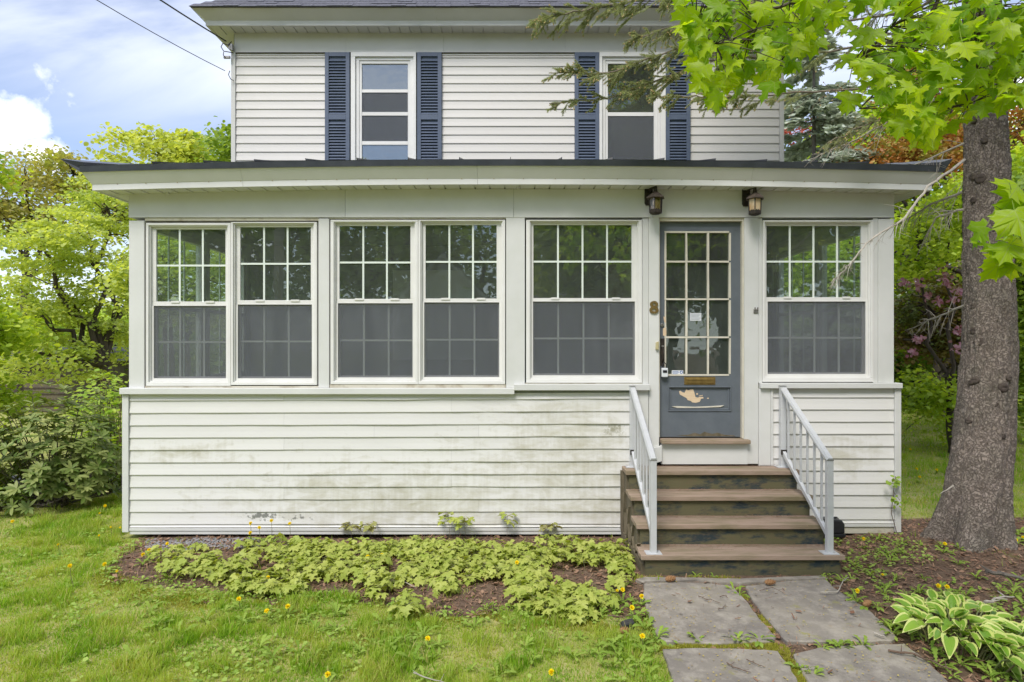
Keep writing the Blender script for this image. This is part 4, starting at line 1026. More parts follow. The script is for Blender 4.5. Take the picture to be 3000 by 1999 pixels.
# ------------------------------------------------------------------ leaf templates
half = [(0,0),(.12,-.06),(.27,-.10),(.42,-.09),(.38,.02),(.47,.11),(.66,.20),(.56,.28),(.57,.38),(.66,.52),(.50,.46),(.36,.45),(.25,.46),(.245,.58),(.29,.68),(.37,.77),(.22,.76),(.13,.82),(.07,.90)]
def maple_leaf(fold=.18, droop=.25, seed=0, petiole=True):
    r = random.Random(seed); jit = lambda: r.uniform(-.025, .025)
    out = [(x+jit()*(x > 0), y+jit()) for x, y in half]+[(0, 1.04)]+[(-x-jit()*(x > 0), y+jit()) for x, y in half[:0:-1]]
    wv = r.uniform(0, 6)
    def z(x, y): return fold*abs(x)-droop*(y-.3)**2+.05*math.sin(7*x+wv)+.04*math.sin(6*y+wv*2)-.22*x*x
    V = [(0, .30, z(0, .30))]+[(x, y, z(x, y)) for x, y in out]; n = len(out)
    Fc = [(0, 1+k, 1+(k+1) % n) for k in range(n)]
    Fc = [f[::-1] for f in Fc] if False else Fc
    if petiole:
        i = len(V); L_ = .8
        V += [(-.012, 0, -.01), (.012, 0, -.01), (.012, -L_*.5, .06), (-.012, -L_*.5, .06), (.008, -L_, .22), (-.008, -L_, .22)]
        Fc += [(i, i+1, i+2), (i, i+2, i+3), (i+3, i+2, i+4), (i+3, i+4, i+5)]
    return np.array(V), np.array(Fc)
M['maple'] = leafmat('maple_leaf_backlit', (.17, .33, .008), (.48, .60, .010), .6, .42, tcol=(1.45, 1.5, .35), vein=True)
def add_veins(m):
    t = m.node_tree; tcx = N(t, 'ShaderNodeTexCoord'); sp_ = N(t, 'ShaderNodeSeparateXYZ'); L(t, tcx.outputs['Object'], sp_.inputs[0])
    ax = math_(t, 'ABSOLUTE', sp_.outputs[0]); best = None
    for ang in (0, 26, 52, 80, 104):
        c_, s_ = math.cos(R(ang)), math.sin(R(ang)); oy = .0 if ang in (0, 52, 104) else .18
        y_ = math_(t, 'SUBTRACT', sp_.outputs[1], oy)
        d_ = math_(t, 'ABSOLUTE', math_(t, 'SUBTRACT', math_(t, 'MULTIPLY', ax, c_), math_(t, 'MULTIPLY', y_, s_)))
        if oy: d_ = math_(t, 'ADD', d_, .006)
        best = d_ if best is None else math_(t, 'MINIMUM', best, d_)
    v_ = ramp(t, best, [(0, .75), (.020, 0)])
    br = ramp(t, noise(t, tcx.outputs['Object'], 2.6, 6, .7), [(.60, 0), (.72, .35)])
    for n in t.nodes:
        if n.type == 'BSDF_PRINCIPLED':
            lk = n.inputs['Base Color'].links[0]; src = lk.from_socket; cc_ = mixc(t, v_, src, (.50, .62, .16)); cc_ = mixc(t, br, cc_, (.20, .24, .03)); L(t, cc_, n.inputs['Base Color'])
        if n.type == 'BSDF_TRANSLUCENT':
            lk = n.inputs[0].links[0]; src = lk.from_socket; L(t, mixc(t, v_, src, (.20, .30, .03)), n.inputs[0])
M['maple_bulk'] = leafmat('maple_leaf_mass', (.17, .33, .008), (.48, .60, .010), .6, .42, tcol=(1.45, 1.5, .35), vein=True)
add_veins(M['maple'])
M['seedling'] = leafmat('maple_seedling_leaf', (.34, .42, .07), (.50, .54, .13), .34, .5, tcol=(1.3, 1.3, .5))
M['seedling_red'] = leafmat('bronze_seedling_leaf', (.30, .28, .12), (.36, .38, .12), .30, .5)
M['weed'] = leafmat('weed_leaf', (.20, .32, .045), (.32, .43, .08), .3, .6, spec=.15)
M['rhodo'] = leafmat('rhododendron_leaf', (.10, .165, .03), (.31, .35, .12), .2, .45, spec=.22)
M['knot'] = leafmat('yellow_green_shrub_leaf', (.24, .40, .035), (.44, .55, .07), .40, .45)
M['needle'] = leafmat('spruce_needle', (.30, .35, .17), (.50, .53, .30), .3, .6, tcol=(1.2, 1.2, .6), spec=.1)
M['boughbark'] = pm('pale_bough_bark', (.17, .14, .11), (.26, .22, .17), 20, .9, .3, .001)
M['bud'] = pm('tan_spruce_bud', (.50, .36, .18), (.42, .28, .13), 30, .7)

# ------------------------------------------------------------------ grass and low plants
def ndir(n, lean):
    a = rng.uniform(0, 2*math.pi, n); l = np.abs(rng.normal(0, lean, n)); return np.stack([np.cos(a)*l, np.sin(a)*l, np.ones(n)], -1)
blade = np.array([(-.5, 0, 0), (.5, 0, 0), (.42, .5, .10), (-.42, .5, .10), (0, 1, .38)]); bladef = np.array([(0, 1, 2), (0, 2, 3), (3, 2, 4)])
def grass(n, x0, x1, y0, y1, hmin, hmax, wd, name, excl=None, lean=.45):
    x = rng.uniform(x0, x1, n); y = rng.uniform(y0, y1, n)
    dm = dirt_mask(x, y); keep = rng.rand(n) > np.clip(dm*1.2-.12+(fbm(x, y, 2.2, 8)-.5)*1.3*(dm > .02), 0, .975)
    thin = fbm(x, y, 1.1, 12); keep &= rng.rand(n) < np.clip(.45+1.5*(thin-.28), .35, 1)
    keep &= ~((x > 1.0) & (x < 2.65) & (y > -1.05) & (y < .3)); keep &= ~((x > -3.72) & (x < 3.72) & (y > -.03)&(y < HY))
    keep &= ~((x > -3.8) & (x < 3.72) & (y > HY-.1))
    if excl is not None: keep &= ~excl(x, y)
    x, y = x[keep], y[keep]; m = len(x)
    tuft = sst(.50, .66, fbm(x, y, 5.4, 17)); h = rng.uniform(hmin, hmax, m)*(.5+1.3*tuft)*(.75+.5*rng.rand(m))
    h *= np.where(dirt_mask(x, y) > .3, .8, 1)
    pos = np.stack([x, y, H(x, y)-.004], -1); fw = ndir(m, lean)
    a = rng.uniform(0, 2*math.pi, m); side = np.stack([np.cos(a), np.sin(a), np.zeros(m)], -1)
    V, Fc = scatter(blade, bladef, pos, basis(fw, side), np.stack([np.full(m, wd)*rng.uniform(.7, 1.3, m), h, h], -1))
    return V, Fc
slabpoly = [[(G(a, b, .03).x, G(a, b, .03).y) for a, b in p] for p in slabs[:4]]
def in_poly(x, y, poly):
    c = np.zeros(len(x), bool); n = len(poly); j = n-1
    for i in range(n):
        xi, yi = poly[i]; xj, yj = poly[j]
        c ^= ((yi > y) != (yj > y)) & (x < (xj-xi)*(y-yi)/(yj-yi+1e-12)+xi); j = i
    return c
def on_slab(x, y):
    r = np.zeros(len(x), bool)
    for p in slabpoly: r |= in_poly(x, y, p)
    return r
parts = [grass(300000, -4.6, 1.35, -3.15, .1, .020, .055, .0050, 'g', on_slab), grass(26000, -7.2, -4.6, -3.1, 1.6, .03, .06, .006, 'g'), grass(26000, -4.8, -3.6, 0, 2.0, .025, .055, .0055, 'g'),
         grass(60000, 3.6, 9.5, .2, 5.0, .03, .07, .008, 'g'), grass(16000, 2.6, 6.0, -3.2, .4, .03, .07, .005, 'g', on_slab),
         grass(30000, -7, 6, -6.5, -3.15, .03, .07, .008, 'g'), grass(26000, 3.6, 14, 5, 12, .05, .10, .014, 'g')]
Vs, Fs, o_ = [], [], 0
for v, f in parts: Vs.append(v); Fs.append(f+o_); o_ += len(v)
tag(link('lawn_grass', npmesh('lawn_grass', np.concatenate(Vs), np.concatenate(Fs), M['grass'])), 'patchy green lawn grass around the porch', 'grass', kind='stuff')

n = 26000; x = rng.uniform(-5.2, 3.6, n); y = rng.uniform(-3.2, .2, n); dm_ = dirt_mask(x, y)
kp = (fbm(x, y, 2.9, 77)+.25*(dm_ > .2)*(dm_ < .97)*(x < 1.2)+.06*(x > 2.6) > .56) & ~on_slab(x, y) & ~((x > .98) & (x < 2.66) & (y > -1.05)) & ((dm_ < .9) | (x > 2.6)) & ~((y > -.1) & (x > -3.7) & (x < 3.7)); x, y = x[kp], y[kp]; n = len(x); a = rng.uniform(0, 6.28, n)
V, Fc = scatter([(0, 0, 0), (.4, .4, .08), (.28, .95, .0), (-.28, .95, .0), (-.4, .4, .08)], [(0, 1, 2), (0, 2, 3), (0, 3, 4)], np.stack([x, y, H(x, y)+rng.uniform(.008, .035, n)], -1), basis(np.stack([np.cos(a), np.sin(a), rng.uniform(-.1, .6, n)], -1), np.stack([rng.normal(0, .3, n), rng.normal(0, .3, n), np.ones(n)], -1)), rng.uniform(.012, .034, n))
tag(link('clover', npmesh('clover', V, Fc, leafmat('clover_leaf', (.22, .36, .05), (.40, .52, .12), .35, .6))), 'small round leaved clover and weeds mixed into the lawn', 'clover', kind='stuff')
# leaf litter (needles, bark chips, dry leaves)
def litter(n, x0, x1, y0, y1, thr=.45, size=(.012, .05), wd=.09, tv=None, mat=None, name='leaf_litter', lab='', zoff=.006, up=.25):
    x = rng.uniform(x0, x1, n); y = rng.uniform(y0, y1, n)
    keep = (dirt_mask(x, y)+(fbm(x, y, 4, 9)-.5)*.4 > thr) & ~((x > .98) & (x < 2.65) & (y > -1.03)) & ~((x > -3.6) & (y > -.03) & (x < 3.68))
    os_ = on_slab(x, y); keep &= ~os_ | (rng.rand(n) < .03)
    x, y = x[keep], y[keep]; m = len(x); z = H(x, y)+zoff+rng.rand(m)*.012
    z = np.where(on_slab(x, y), .04, z)
    a = rng.uniform(0, 2*math.pi, m); fw = np.stack([np.cos(a), np.sin(a), rng.normal(0, up, m)], -1)
    upv = np.stack([rng.normal(0, .3, m), rng.normal(0, .3, m), np.ones(m)], -1)
    L_ = rng.uniform(size[0], size[1], m)
    return scatter(tv, [(0, 1, 2, 3)], np.stack([x, y, z], -1), basis(fw, upv), np.stack([L_*wd*rng.uniform(.6, 2.2, m), L_, L_], -1))
q1 = litter(60000, -3.7, 6.5, -3.2, .6, tv=[(-.5, 0, 0), (.5, 0, 0), (.4, 1, .1), (-.4, 1, .12)])
q2 = litter(9000, -3.7, 6.5, -3.2, .6, size=(.02, .045), wd=.5, tv=[(-.3, 0, 0), (.4, .1, .15), (.3, 1, .1), (-.5, .7, 0)])
tag(link('leaf_litter', npmesh('leaf_litter', np.concatenate([q1[0], q2[0]]), np.concatenate([q1[1], q2[1]+len(q1[0])]), M['litter'])), 'brown needles, bark chips and dead leaves covering the bare soil', 'leaf litter', kind='stuff')
# gravel by the left end of the wall
gp = MB()
for k in range(900):
    p = G(rnd.uniform(335, 600), rnd.uniform(1236, 1262), .01); s = rnd.uniform(.007, .018)
    if p.x < -3.35+0 and p.y < -.3: continue
    i = len(gp.v); gp.v += [(p.x+s*a*rnd.uniform(.6, 1.2), p.y+s*b*rnd.uniform(.6, 1.2), Hs(p.x, p.y)+.004+s*c*.6) for a, b, c in ((1,0,0),(0,1,0),(-1,0,0),(0,-1,0),(0,0,1),(0,0,-1))]
    gp.f += [(i+a, i+b, i+c) for a, b, c in ((0,1,4),(1,2,4),(2,3,4),(3,0,4),(1,0,5),(2,1,5),(3,2,5),(0,3,5))]
tag(gp.build('gravel', M['gravel']), 'grey crushed stone along the wall at the left end of the bed', 'gravel', kind='stuff')
n = 2600; x = rng.uniform(.9, 3.9, n); y = rng.uniform(-3.2, -1.03, n); kp = on_slab(x, y) & (fbm(x, y, 3, 95)+rng.rand(n)*.35 > .58); x, y = x[kp], y[kp]; n = len(x); a = rng.uniform(0, 6.28, n)
V, Fc = scatter([(-.4, 0, 0), (.4, 0, 0), (.3, 1, .25), (-.3, 1, .2)], [(0, 1, 2, 3)], np.stack([x, y, np.full(n, .0385)], -1), basis(np.stack([np.cos(a), np.sin(a), np.zeros(n)], -1), np.tile([0, 0, 1.], (n, 1))), rng.uniform(.004, .012, n))
tag(link('fallen_blossom_bits', npmesh('fallen_blossom_bits', V, Fc, leafmat('fallen_yellow_bits', (.50, .42, .10), (.30, .20, .09), .1, .8))), 'tiny yellow and brown bits scattered on the flagstones', 'debris', kind='stuff')
# moss in joints
nm = 26000; a_ = rng.rand(nm)
jx = np.concatenate([rng.uniform(1515, 1800, 14000), rng.uniform(1790, 1850, 5000), rng.uniform(1690, 1790, 4000), rng.uniform(1460, 1700, 3000)])
jy = np.concatenate([rng.normal(1481, 5.5, 14000), np.interp(jx[14000:19000], [1790, 1850], [1490, 1568])+rng.normal(0, 7, 5000), np.interp(jx[19000:23000], [1690, 1790], [1350, 1470])+rng.normal(0, 5, 4000), rng.uniform(1322, 1334, 3000)])
jx[14000:19000] += rng.normal(0, 8, 5000)
d = (CAMZ-.02)*F/(jy-784); mx_, my_ = (jx-1176.5)*d/F, d+CAMY; kp = ~on_slab(mx_, my_) & (fbm(mx_, my_, 9, 31) > .42); mx_, my_ = mx_[kp], my_[kp]
V, Fc = scatter(blade, bladef, np.stack([mx_, my_, np.full(len(mx_), .0)], -1), basis(ndir(len(mx_), .8), np.stack([rng.normal(0, 1, len(mx_)), rng.normal(0, 1, len(mx_)), np.zeros(len(mx_))], -1)), np.stack([np.full(len(mx_), .004), rng.uniform(.012, .034, len(mx_)), rng.uniform(.012, .03, len(mx_))], -1))
# moss along the front of the bed
nb = 26000; x = rng.uniform(-3.4, 1.15, nb); fr = np.interp(x, [-3.6, -3.1, -2.2, -1.2, -.4, .4, 1.0, 1.35], [-.45, -1.15, -1.55, -1.55, -1.75, -1.85, -1.9, -2.0]); y = fr+rng.normal(.03, .08, nb)
kp = fbm(x, y, 2.6, 41) > .52; x, y = x[kp], y[kp]
V2, F2 = scatter(blade, bladef, np.stack([x, y, H(x, y)], -1), basis(ndir(len(x), .8), np.stack([rng.normal(0, 1, len(x)), rng.normal(0, 1, len(x)), np.zeros(len(x))], -1)), np.stack([np.full(len(x), .004), rng.uniform(.01, .022, len(x)), rng.uniform(.01, .02, len(x))], -1))
tag(link('moss', npmesh('moss', np.concatenate([V, V2]), np.concatenate([Fc, F2+len(V)]), M['moss'])), 'yellow green moss in the flagstone joints and along the bed', 'moss', kind='stuff')

# seedling carpet
def seedlings(pts, mat, hts, nl=(4, 7), size=(.042, .078)):
    Vs, Fs, o_ = [], [], 0; SV, SF = [], []
    leaf = [maple_leaf(.15, .35, s, False) for s in range(5)]
    per = [[] for _ in leaf]; stem = MB()
    for (x, y), h in zip(pts, hts):
        z0 = Hs(x, y); top = Vector((x+rnd.uniform(-.03, .03), y+rnd.uniform(-.03, .03), z0+h)); stem.tube([(x, y, z0-.01), top], [.0022, .0014], 3, False)
        for q in range(rnd.randint(*nl)):
            a = rnd.uniform(0, 6.28); l = rnd.uniform(.02, .07); zz_ = rnd.uniform(-.35, .1)*h
            s = rnd.uniform(*size); p = top+Vector((math.cos(a)*l, math.sin(a)*l, zz_+.01))
            stem.tube([top+Vector((0, 0, zz_)), p], [.0012, .0009], 3, False)
            per[rnd.randrange(len(leaf))].append((p, a, s))
    for (tv, tf), lst in zip(leaf, per):
        if not lst: continue
        n = len(lst); a = np.array([q[1] for q in lst]); pos = np.array([q[0][:] for q in lst]); s = np.array([q[2] for q in lst])
        fw = np.stack([np.cos(a), np.sin(a), rng.uniform(-.75, -.05, n)], -1); up = np.stack([rng.normal(0, .22, n), rng.normal(-.1, .22, n), np.ones(n)], -1)
        V, Fc = scatter(tv, tf, pos, basis(fw, up), s); Vs.append(V); Fs.append(Fc+o_); o_ += len(V)
    return np.concatenate(Vs), np.concatenate(Fs), stem
pts, hts = [], []
ytop = lambda px: np.interp(px, [350, 430, 560, 700, 1440], [1264, 1246, 1238, 1236, 1235])
ybot = lambda px: np.interp(px, [350, 450, 600, 700, 830, 930, 1050, 1130, 1200, 1300, 1390, 1440], [1285, 1318, 1345, 1335, 1352, 1385, 1352, 1340, 1372, 1392, 1372, 1310])
while len(pts) < 640:
    px = rnd.uniform(352, 1440); py = rnd.uniform(1236, 1395)
    if not (ytop(px) < py < ybot(px)): continue
    p = G(px, py, .10)
    if float(fbm(p.x, p.y, 3.1, 51)) < (.47 if px < 1150 else .42): continue
    if p.y > -.12: continue
    if 1040 < px < 1190 and 1305 < py: continue
    pts.append((p.x, p.y)); hts.append(rnd.uniform(.04, .115))
V, Fc, stem = seedlings(pts, None, hts)
o = link('maple_seedlings', npmesh('maple_seedlings', V, Fc, M['seedling'])); tag(o, 'dense patch of pale green maple seedlings in front of the porch wall', 'seedlings', kind='stuff')
stem.build('stems', M['stalk'], o)
for px, py, h, n, lab in ((1060, 1235, .26, 3, 'tallest clump of maple seedlings standing against the siding below the fourth window'), (1165, 1236, .25, 1, 'single tall maple seedling left of the steps against the siding'), (855, 1236, .17, 1, 'small reddish maple seedling against the lowest board, mid wall'), (812, 1237, .15, 1, 'small maple seedling against the lowest board at the left'), (1255, 1237, .16, 1, 'spindly reddish seedling between the tall one and the steps')):
    p = G(px, py, 0); pp = [(p.x+rnd.uniform(-.09, .09)*(n > 1), -.10+rnd.uniform(-.03, .03)) for _ in range(n)]
    V, Fc, stem = seedlings(pp, None, [h*rnd.uniform(.8, 1.05) for _ in pp], (8, 12), (.045, .07))
    t = thing('maple_seedling', lab, 'seedling', (p.x, -.10, 0), 'seedlings against the wall')
    link('foliage', npmesh('foliage', V, Fc, M['seedling'] if n > 1 or h > .2 else M['seedling_red']), t); stem.build('stem', M['twig'], t)

# dandelions and weeds
def rosette_leaf():
    out = [(0, 0), (.03, .1), (.025, .2), (.07, .27), (.03, .34), (.09, .43), (.045, .50), (.12, .60), (.07, .66), (.13, .78), (.07, .92), (0, 1)]
    R_ = out; L_ = [(-x, y) for x, y in out[1:-1]]; V = []; Fc = []
    for (x, y) in R_: V.append((x, y, .55*y-.62*y*y+abs(x)*.5))
    for (x, y) in L_: V.append((x, y, .55*y-.62*y*y+abs(x)*.5))
    n = len(R_)
    for k in range(1, n-2): Fc.append((k, k+1, n+k)); Fc.append((k, n+k, n+k-1))
    Fc.append((0, 1, n)); Fc.append((n-2, n-1, n+n-3)); return np.array(V), np.array(Fc)
RL = rosette_leaf()
def rosette(n, s, seed):
    r = np.random.RandomState(seed); a = np.arange(n)*2.4+r.uniform(-.3, .3, n)
    fw = np.stack([np.cos(a), np.sin(a), r.uniform(.1, 1.0, n)], -1); up = np.tile([0, 0, 1.], (n, 1))+r.normal(0, .2, (n, 3))
    return scatter(RL[0], RL[1], np.zeros((n, 3)), basis(fw, up), r.uniform(.6, 1.1, n)*s)
ros = [npmesh('rosette', *rosette(10, .085, s), M['weed']) for s in range(4)]
def flower_mesh(seed, r=.019):
    g = np.random.RandomState(seed); n = 70; a = g.uniform(0, 6.28, n); e = g.uniform(.05, 1.3, n)
    fw = np.stack([np.cos(a)*np.cos(e), np.sin(a)*np.cos(e), np.sin(e)], -1)
    return scatter([(-.10, 0, 0), (.10, 0, 0), (.13, .9, .0), (-.13, .9, 0)], [(0, 1, 2, 3)], np.zeros((n, 3)), basis(fw, np.stack([g.normal(0, 1, n), g.normal(0, 1, n), np.ones(n)], -1)), np.full(n, r))
flm = [npmesh('flower_head', *flower_mesh(s), M['petal']) for s in range(3)]
dand = [
 (161,1301,'dandelion alone in the lawn left of the porch, its long stalk upright'),(329,1275,'large dandelion bloom at the left tip of the bed, lower of a pair'),(343,1264,'dandelion bloom at the left tip of the bed, upper of a pair'),(385,1250,'dandelion beside the grey gravel near the left wall corner'),
 (241,1297,'dandelion in the grass between the lone stalk and the bed tip'),(269,1313,'tiny dandelion low in the grass left of the bed tip'),(242,1163,'dandelion far back in the lawn beside the left wall corner'),(229,1180,'tiny dandelion far back left of the wall corner'),
 (254.5,1212,'left of two small dandelions next to the foot of the corner trim'),(276,1213,'right of two small dandelions next to the foot of the corner trim'),(134,1252,'small dandelion in the mid lawn at the far left'),(29,1199,'dandelion at the left picture edge in front of the dark bush'),(228,1231,'small dandelion in the lawn below the pair by the corner trim'),
 (576,1203,'half closed dandelion against the lowest siding board'),(624,1197,'tallest dandelion standing in front of the siding'),(596,1213,'middle dandelion of the clump in front of the siding'),(575,1225,'lowest dandelion of the clump in front of the siding'),(666,1204,'dandelion bud on a leafy stalk against the siding'),
 (549,1377,'dandelion at the front edge of the bed, left part'),(661,1394,'dandelion in the grass just below the bed edge'),(613,1405,'dandelion in the grass below the bed, left of its neighbour'),(676,1312,'small dandelion among the seedlings, left half of the bed'),(616,1328,'dandelion low among the seedlings at the left of the bed'),
 (845,1280,'left of two dandelions rising from the seedlings mid bed'),(878,1276,'right of two dandelions rising from the seedlings mid bed'),(753,1551,'dandelion at the bottom edge of the picture in the lawn'),(1188,1293,'dandelion in the gap of the seedlings near the steps'),
 (983,1468,'dandelion in the open lawn below the middle of the bed'),(1267,1545,'dandelion in the lawn at the bottom, left of the path'),(1430.5,1356,'upper dandelion left of the rear flagstone, larger of two touching'),(1418,1357.5,'tiny dandelion touching a larger one left of the rear flagstone'),
 (1474.6,1371,'dandelion at the very edge of the rear left flagstone'),(1452,1397,'largest dandelion beside the left edge of the path'),(1476,1462,'dandelion below the black scrap at the path edge'),(1983.7,1238.8,'dandelion on the soil right of the black box'),
 (2171,1255,'dandelion at the foot of the spruce trunk'),(2028,1321,'tiny dandelion on the soil right of the steps'),(1969.5,1358,'dandelion beside the upper right edge of the flagstones'),(2156,1346.6,'left of two dandelions behind the hosta'),(2176,1349,'right of two dandelions behind the hosta'),
 (2152,1080,'dandelion in the rear lawn nearest the spruce trunk'),(2106,1078,'dandelion in the rear lawn just right of the house corner'),(2113,1096.5,'taller dandelion in the rear lawn below two others'),(2334,1242.7,'dandelion right of the spruce trunk, left of a pair'),(2350,1241,'dandelion at the right picture edge beside the trunk'),(2091,1033,'dandelion farthest back at the edge of the rear lawn')]
for k, (px, py, lab) in enumerate(dand):
    h = rnd.uniform(.07, .12) if py > 1230 else .10
    if k in (0, 14): h = .18
    if k in (13, 15, 16, 17): h = (0, 0, 0, 0, 0)[0]+(.16, .2, .12, .08, .16)[k-13]
    z = h
    p = G(px, py, z)
    if k in (13, 14, 15, 16, 17): p = P(px, py, -.22); z = p.z
    if p.y > 5: p = G(px, py, .15)
    z0 = Hs(p.x, p.y); t = thing('dandelion', lab, 'dandelion', (p.x, p.y, z0), 'yellow dandelions in the lawn and bed')
    sm = .6 if 'tiny' in lab or 'small' in lab else 1.0; far = 1+max(0, p.y)*.06
    tilt = Matrix.Rotation(rnd.uniform(-.4, .4), 4, 'Y') @ Matrix.Rotation(rnd.uniform(.5, 1.1), 4, 'X')
    hd = Vector((p.x, p.y, max(z, z0+.04)))
    link('flower_head', flm[k % 3], t, Matrix.Translation(hd) @ tilt @ Matrix.Scale(1.0*sm*far, 4))
    MB().tube([(p.x+rnd.uniform(-.02, .02), p.y+.02, z0), (p.x, p.y+.01, (z0+hd.z)/2), hd], .0022, 5).build('stalk', M['stalk'], t)
    link('rosette', ros[k % 4], t, Matrix.Translation((p.x+rnd.uniform(-.02, .02), p.y+.02, z0+.002)) @ Matrix.Rotation(rnd.uniform(0, 6), 4, 'Z') @ Matrix.Scale(rnd.uniform(.8, 1.2)*sm, 4))
# flowerless weeds: not countable
wp = []
for _ in range(2000):
    px, py = rnd.uniform(300, 2353), rnd.uniform(1245, 1568); p = G(px, py, 0)
    m_d = float(dirt_mask(p.x, p.y))
    if bool(on_slab(np.array([p.x]), np.array([p.y]))[0]) or (p.x > .95 and p.x < 2.68 and p.y > -1.06): continue
    if m_d > .9 and px < 1400: continue
    if rnd.random() < (.30 if px > 1900 else .16 if 1300 < px < 1550 or 1380 < py < 1460 else .05): wp.append((p.x, p.y))
wp += [(G(a, b, 0).x, G(a, b, 0).y) for a, b in ((1685,1365),(1700,1372),(1600,1478),(1690,1480),(1705,1482),(1745,1480),(1835,1545),(1850,1550),(1870,1560),(2050,1465),(2060,1450),(2035,1440),(1440,1350),(1450,1380),(1468,1420),(1483,1450),(1490,1480),(1500,1475),(1290,1400),(1330,1410),(1200,1390),(820,1345),(655,1370),(455,1390),(545,1395),(1390,1385),(2300,1365),(2330,1380),(1600,1328),(1640,1330),(1900,1322))]
per = [rosette(9, .085, 60+s) for s in range(6)]; Vs, Fs, o_ = [], [], 0
for k, (x, y) in enumerate(wp):
    v, f = per[k % 6]; s = rnd.uniform(.55, 1.35); a = rnd.uniform(0, 6.28); ca, sa = math.cos(a), math.sin(a)
    v = v*s; v = np.stack([v[:, 0]*ca-v[:, 1]*sa+x, v[:, 0]*sa+v[:, 1]*ca+y, v[:, 2]+Hs(x, y)+.004], -1); Vs.append(v); Fs.append(f+o_); o_ += len(v)
tag(link('weeds', npmesh('weeds', np.concatenate(Vs), np.concatenate(Fs), M['weed'])), 'low leafy weeds scattered through lawn, soil and paving joints', 'weeds', kind='stuff')

# ------------------------------------------------------------------ hosta
def hosta_leaf(ww, curl):
    ys_ = [0, .1, .25, .42, .6, .78, .92, 1.0]; wd = [.02, .22, .36, .40, .36, .25, .11, 0]; V = []; Fc = []; mi = []
    def z(x, y): return -curl*(y**1.8)+abs(x)*.75-.25*x*x
    for y, w2 in zip(ys_, wd):
        for q in (-1, -.66, 0, .66, 1): xx = q*w2*ww; V.append((xx, y, z(xx, y)+.02*math.sin(9*y)))
    for r in range(len(ys_)-1):
        for c in range(4): Fc.append((r*5+c, r*5+c+1, r*5+c+6, r*5+c+5)); mi.append(1 if c in (0, 3) or r == len(ys_)-2 else 0)
    return V, Fc, mi
M['hosta'] = leafmat('hosta_green', (.17, .33, .03), (.26, .42, .05), .25, .4, vein=True)
M['hosta_edge'] = leafmat('hosta_cream_margin', (.62, .68, .18), (.70, .74, .28), .3, .45, tcol=(1.1, 1.1, .7))
hme = []
for k in range(6):
    V, Fc, mi = hosta_leaf(.66+.10*(k % 3), .15+.13*k); me = bpy.data.meshes.new('leaf'); me.from_pydata(V, [], Fc); me.materials.append(M['hosta']); me.materials.append(M['hosta_edge'])
    for p, m in zip(me.polygons, mi): p.material_index = m; p.use_smooth = True
    hme.append(me)
hc = G(2230, 1500, 0); hosta = thing('hosta', 'variegated hosta with cream edged green leaves at the lower right', 'hosta', (hc.x, hc.y, 0))
stm = MB(); cnt = 0
hl = []
for k in range(190):
    px = rnd.uniform(2088, 2385); lo_ = np.interp(px, [2060, 2150, 2250, 2353, 2400], [1405, 1460, 1500, 1530, 1530]); hi_ = np.interp(px, [2060, 2110, 2200, 2300, 2353, 2400], [1395, 1378, 1378, 1420, 1435, 1460])
    py = rnd.uniform(hi_, lo_); hl.append((px, py))
hl.sort(key=lambda q: q[1])
for k, (px, py) in enumerate(hl):
    z = .05+.11*rnd.random()
    p = G(px, py, z+.0); 
    out = Vector((p.x-hc.x, p.y-hc.y-.12, 0)); out = out/max(.25, out.length)
    d = Vector((out.x*1.2+rnd.uniform(-.5, .5), out.y*1.2-.35+rnd.uniform(-.4, .4), rnd.uniform(.15, 1.0))).normalized()
    base_ = Vector((hc.x+(p.x-hc.x)*.72, hc.y+(p.y-hc.y)*.72+.03, .01))
    s = rnd.uniform(.085, .125); up = Vector((rnd.uniform(-.35, .35), -.35+rnd.uniform(-.3, .3), 1)); xx = d.cross(up).normalized(); zz_ = xx.cross(d)
    Mx = Matrix((( *[0]*4,), (*[0]*4,), (*[0]*4,), (0, 0, 0, 1)))
    for r in range(3): Mx[r][0] = xx[r]*s; Mx[r][1] = d[r]*s; Mx[r][2] = zz_[r]*s; Mx[r][3] = p[r]
    link('leaf', rnd.choice(hme), hosta, Mx)
    stm.tube([base_, base_.lerp(p, .6)+Vector((0, 0, .02)), p+d*.01], [.006, .0045, .004], 5, False)
stm.build('stems', M['stalk'], hosta, smooth=True)

# vine by the right corner
vb = P(2060, 1222, -.04); vine = thing('vine', 'thin vine climbing the right corner trim of the porch', 'vine', vb)
MB().tube([vb, P(2048, 1180, -.05), P(2053, 1130, -.05), P(2058, 1095, -.05)], .003, 5).tube([P(2053, 1130, -.05), P(2068, 1150, -.06)], .002, 4).build('stem', M['twig'], vine)
n = 26; pp = np.array([P(2056+rnd.uniform(-16, 16), rnd.uniform(1090, 1165), -.06-rnd.random()*.05)[:] for _ in range(n)])
vt = [(0, 0, 0), (.35, .35, .06), (.28, .75, .03), (0, 1, -.05), (-.28, .75, .03), (-.35, .35, .06)]; vf = [(0, 1, 2), (0, 2, 3), (0, 3, 4), (0, 4, 5)]
V, Fc = scatter(vt, vf, pp, basis(rng.normal(0, 1, (n, 3)), np.tile([0, -.8, .6], (n, 1))), rng.uniform(.03, .05, n)); link('leaves', npmesh('leaves', V, Fc, M['weed']), vine)

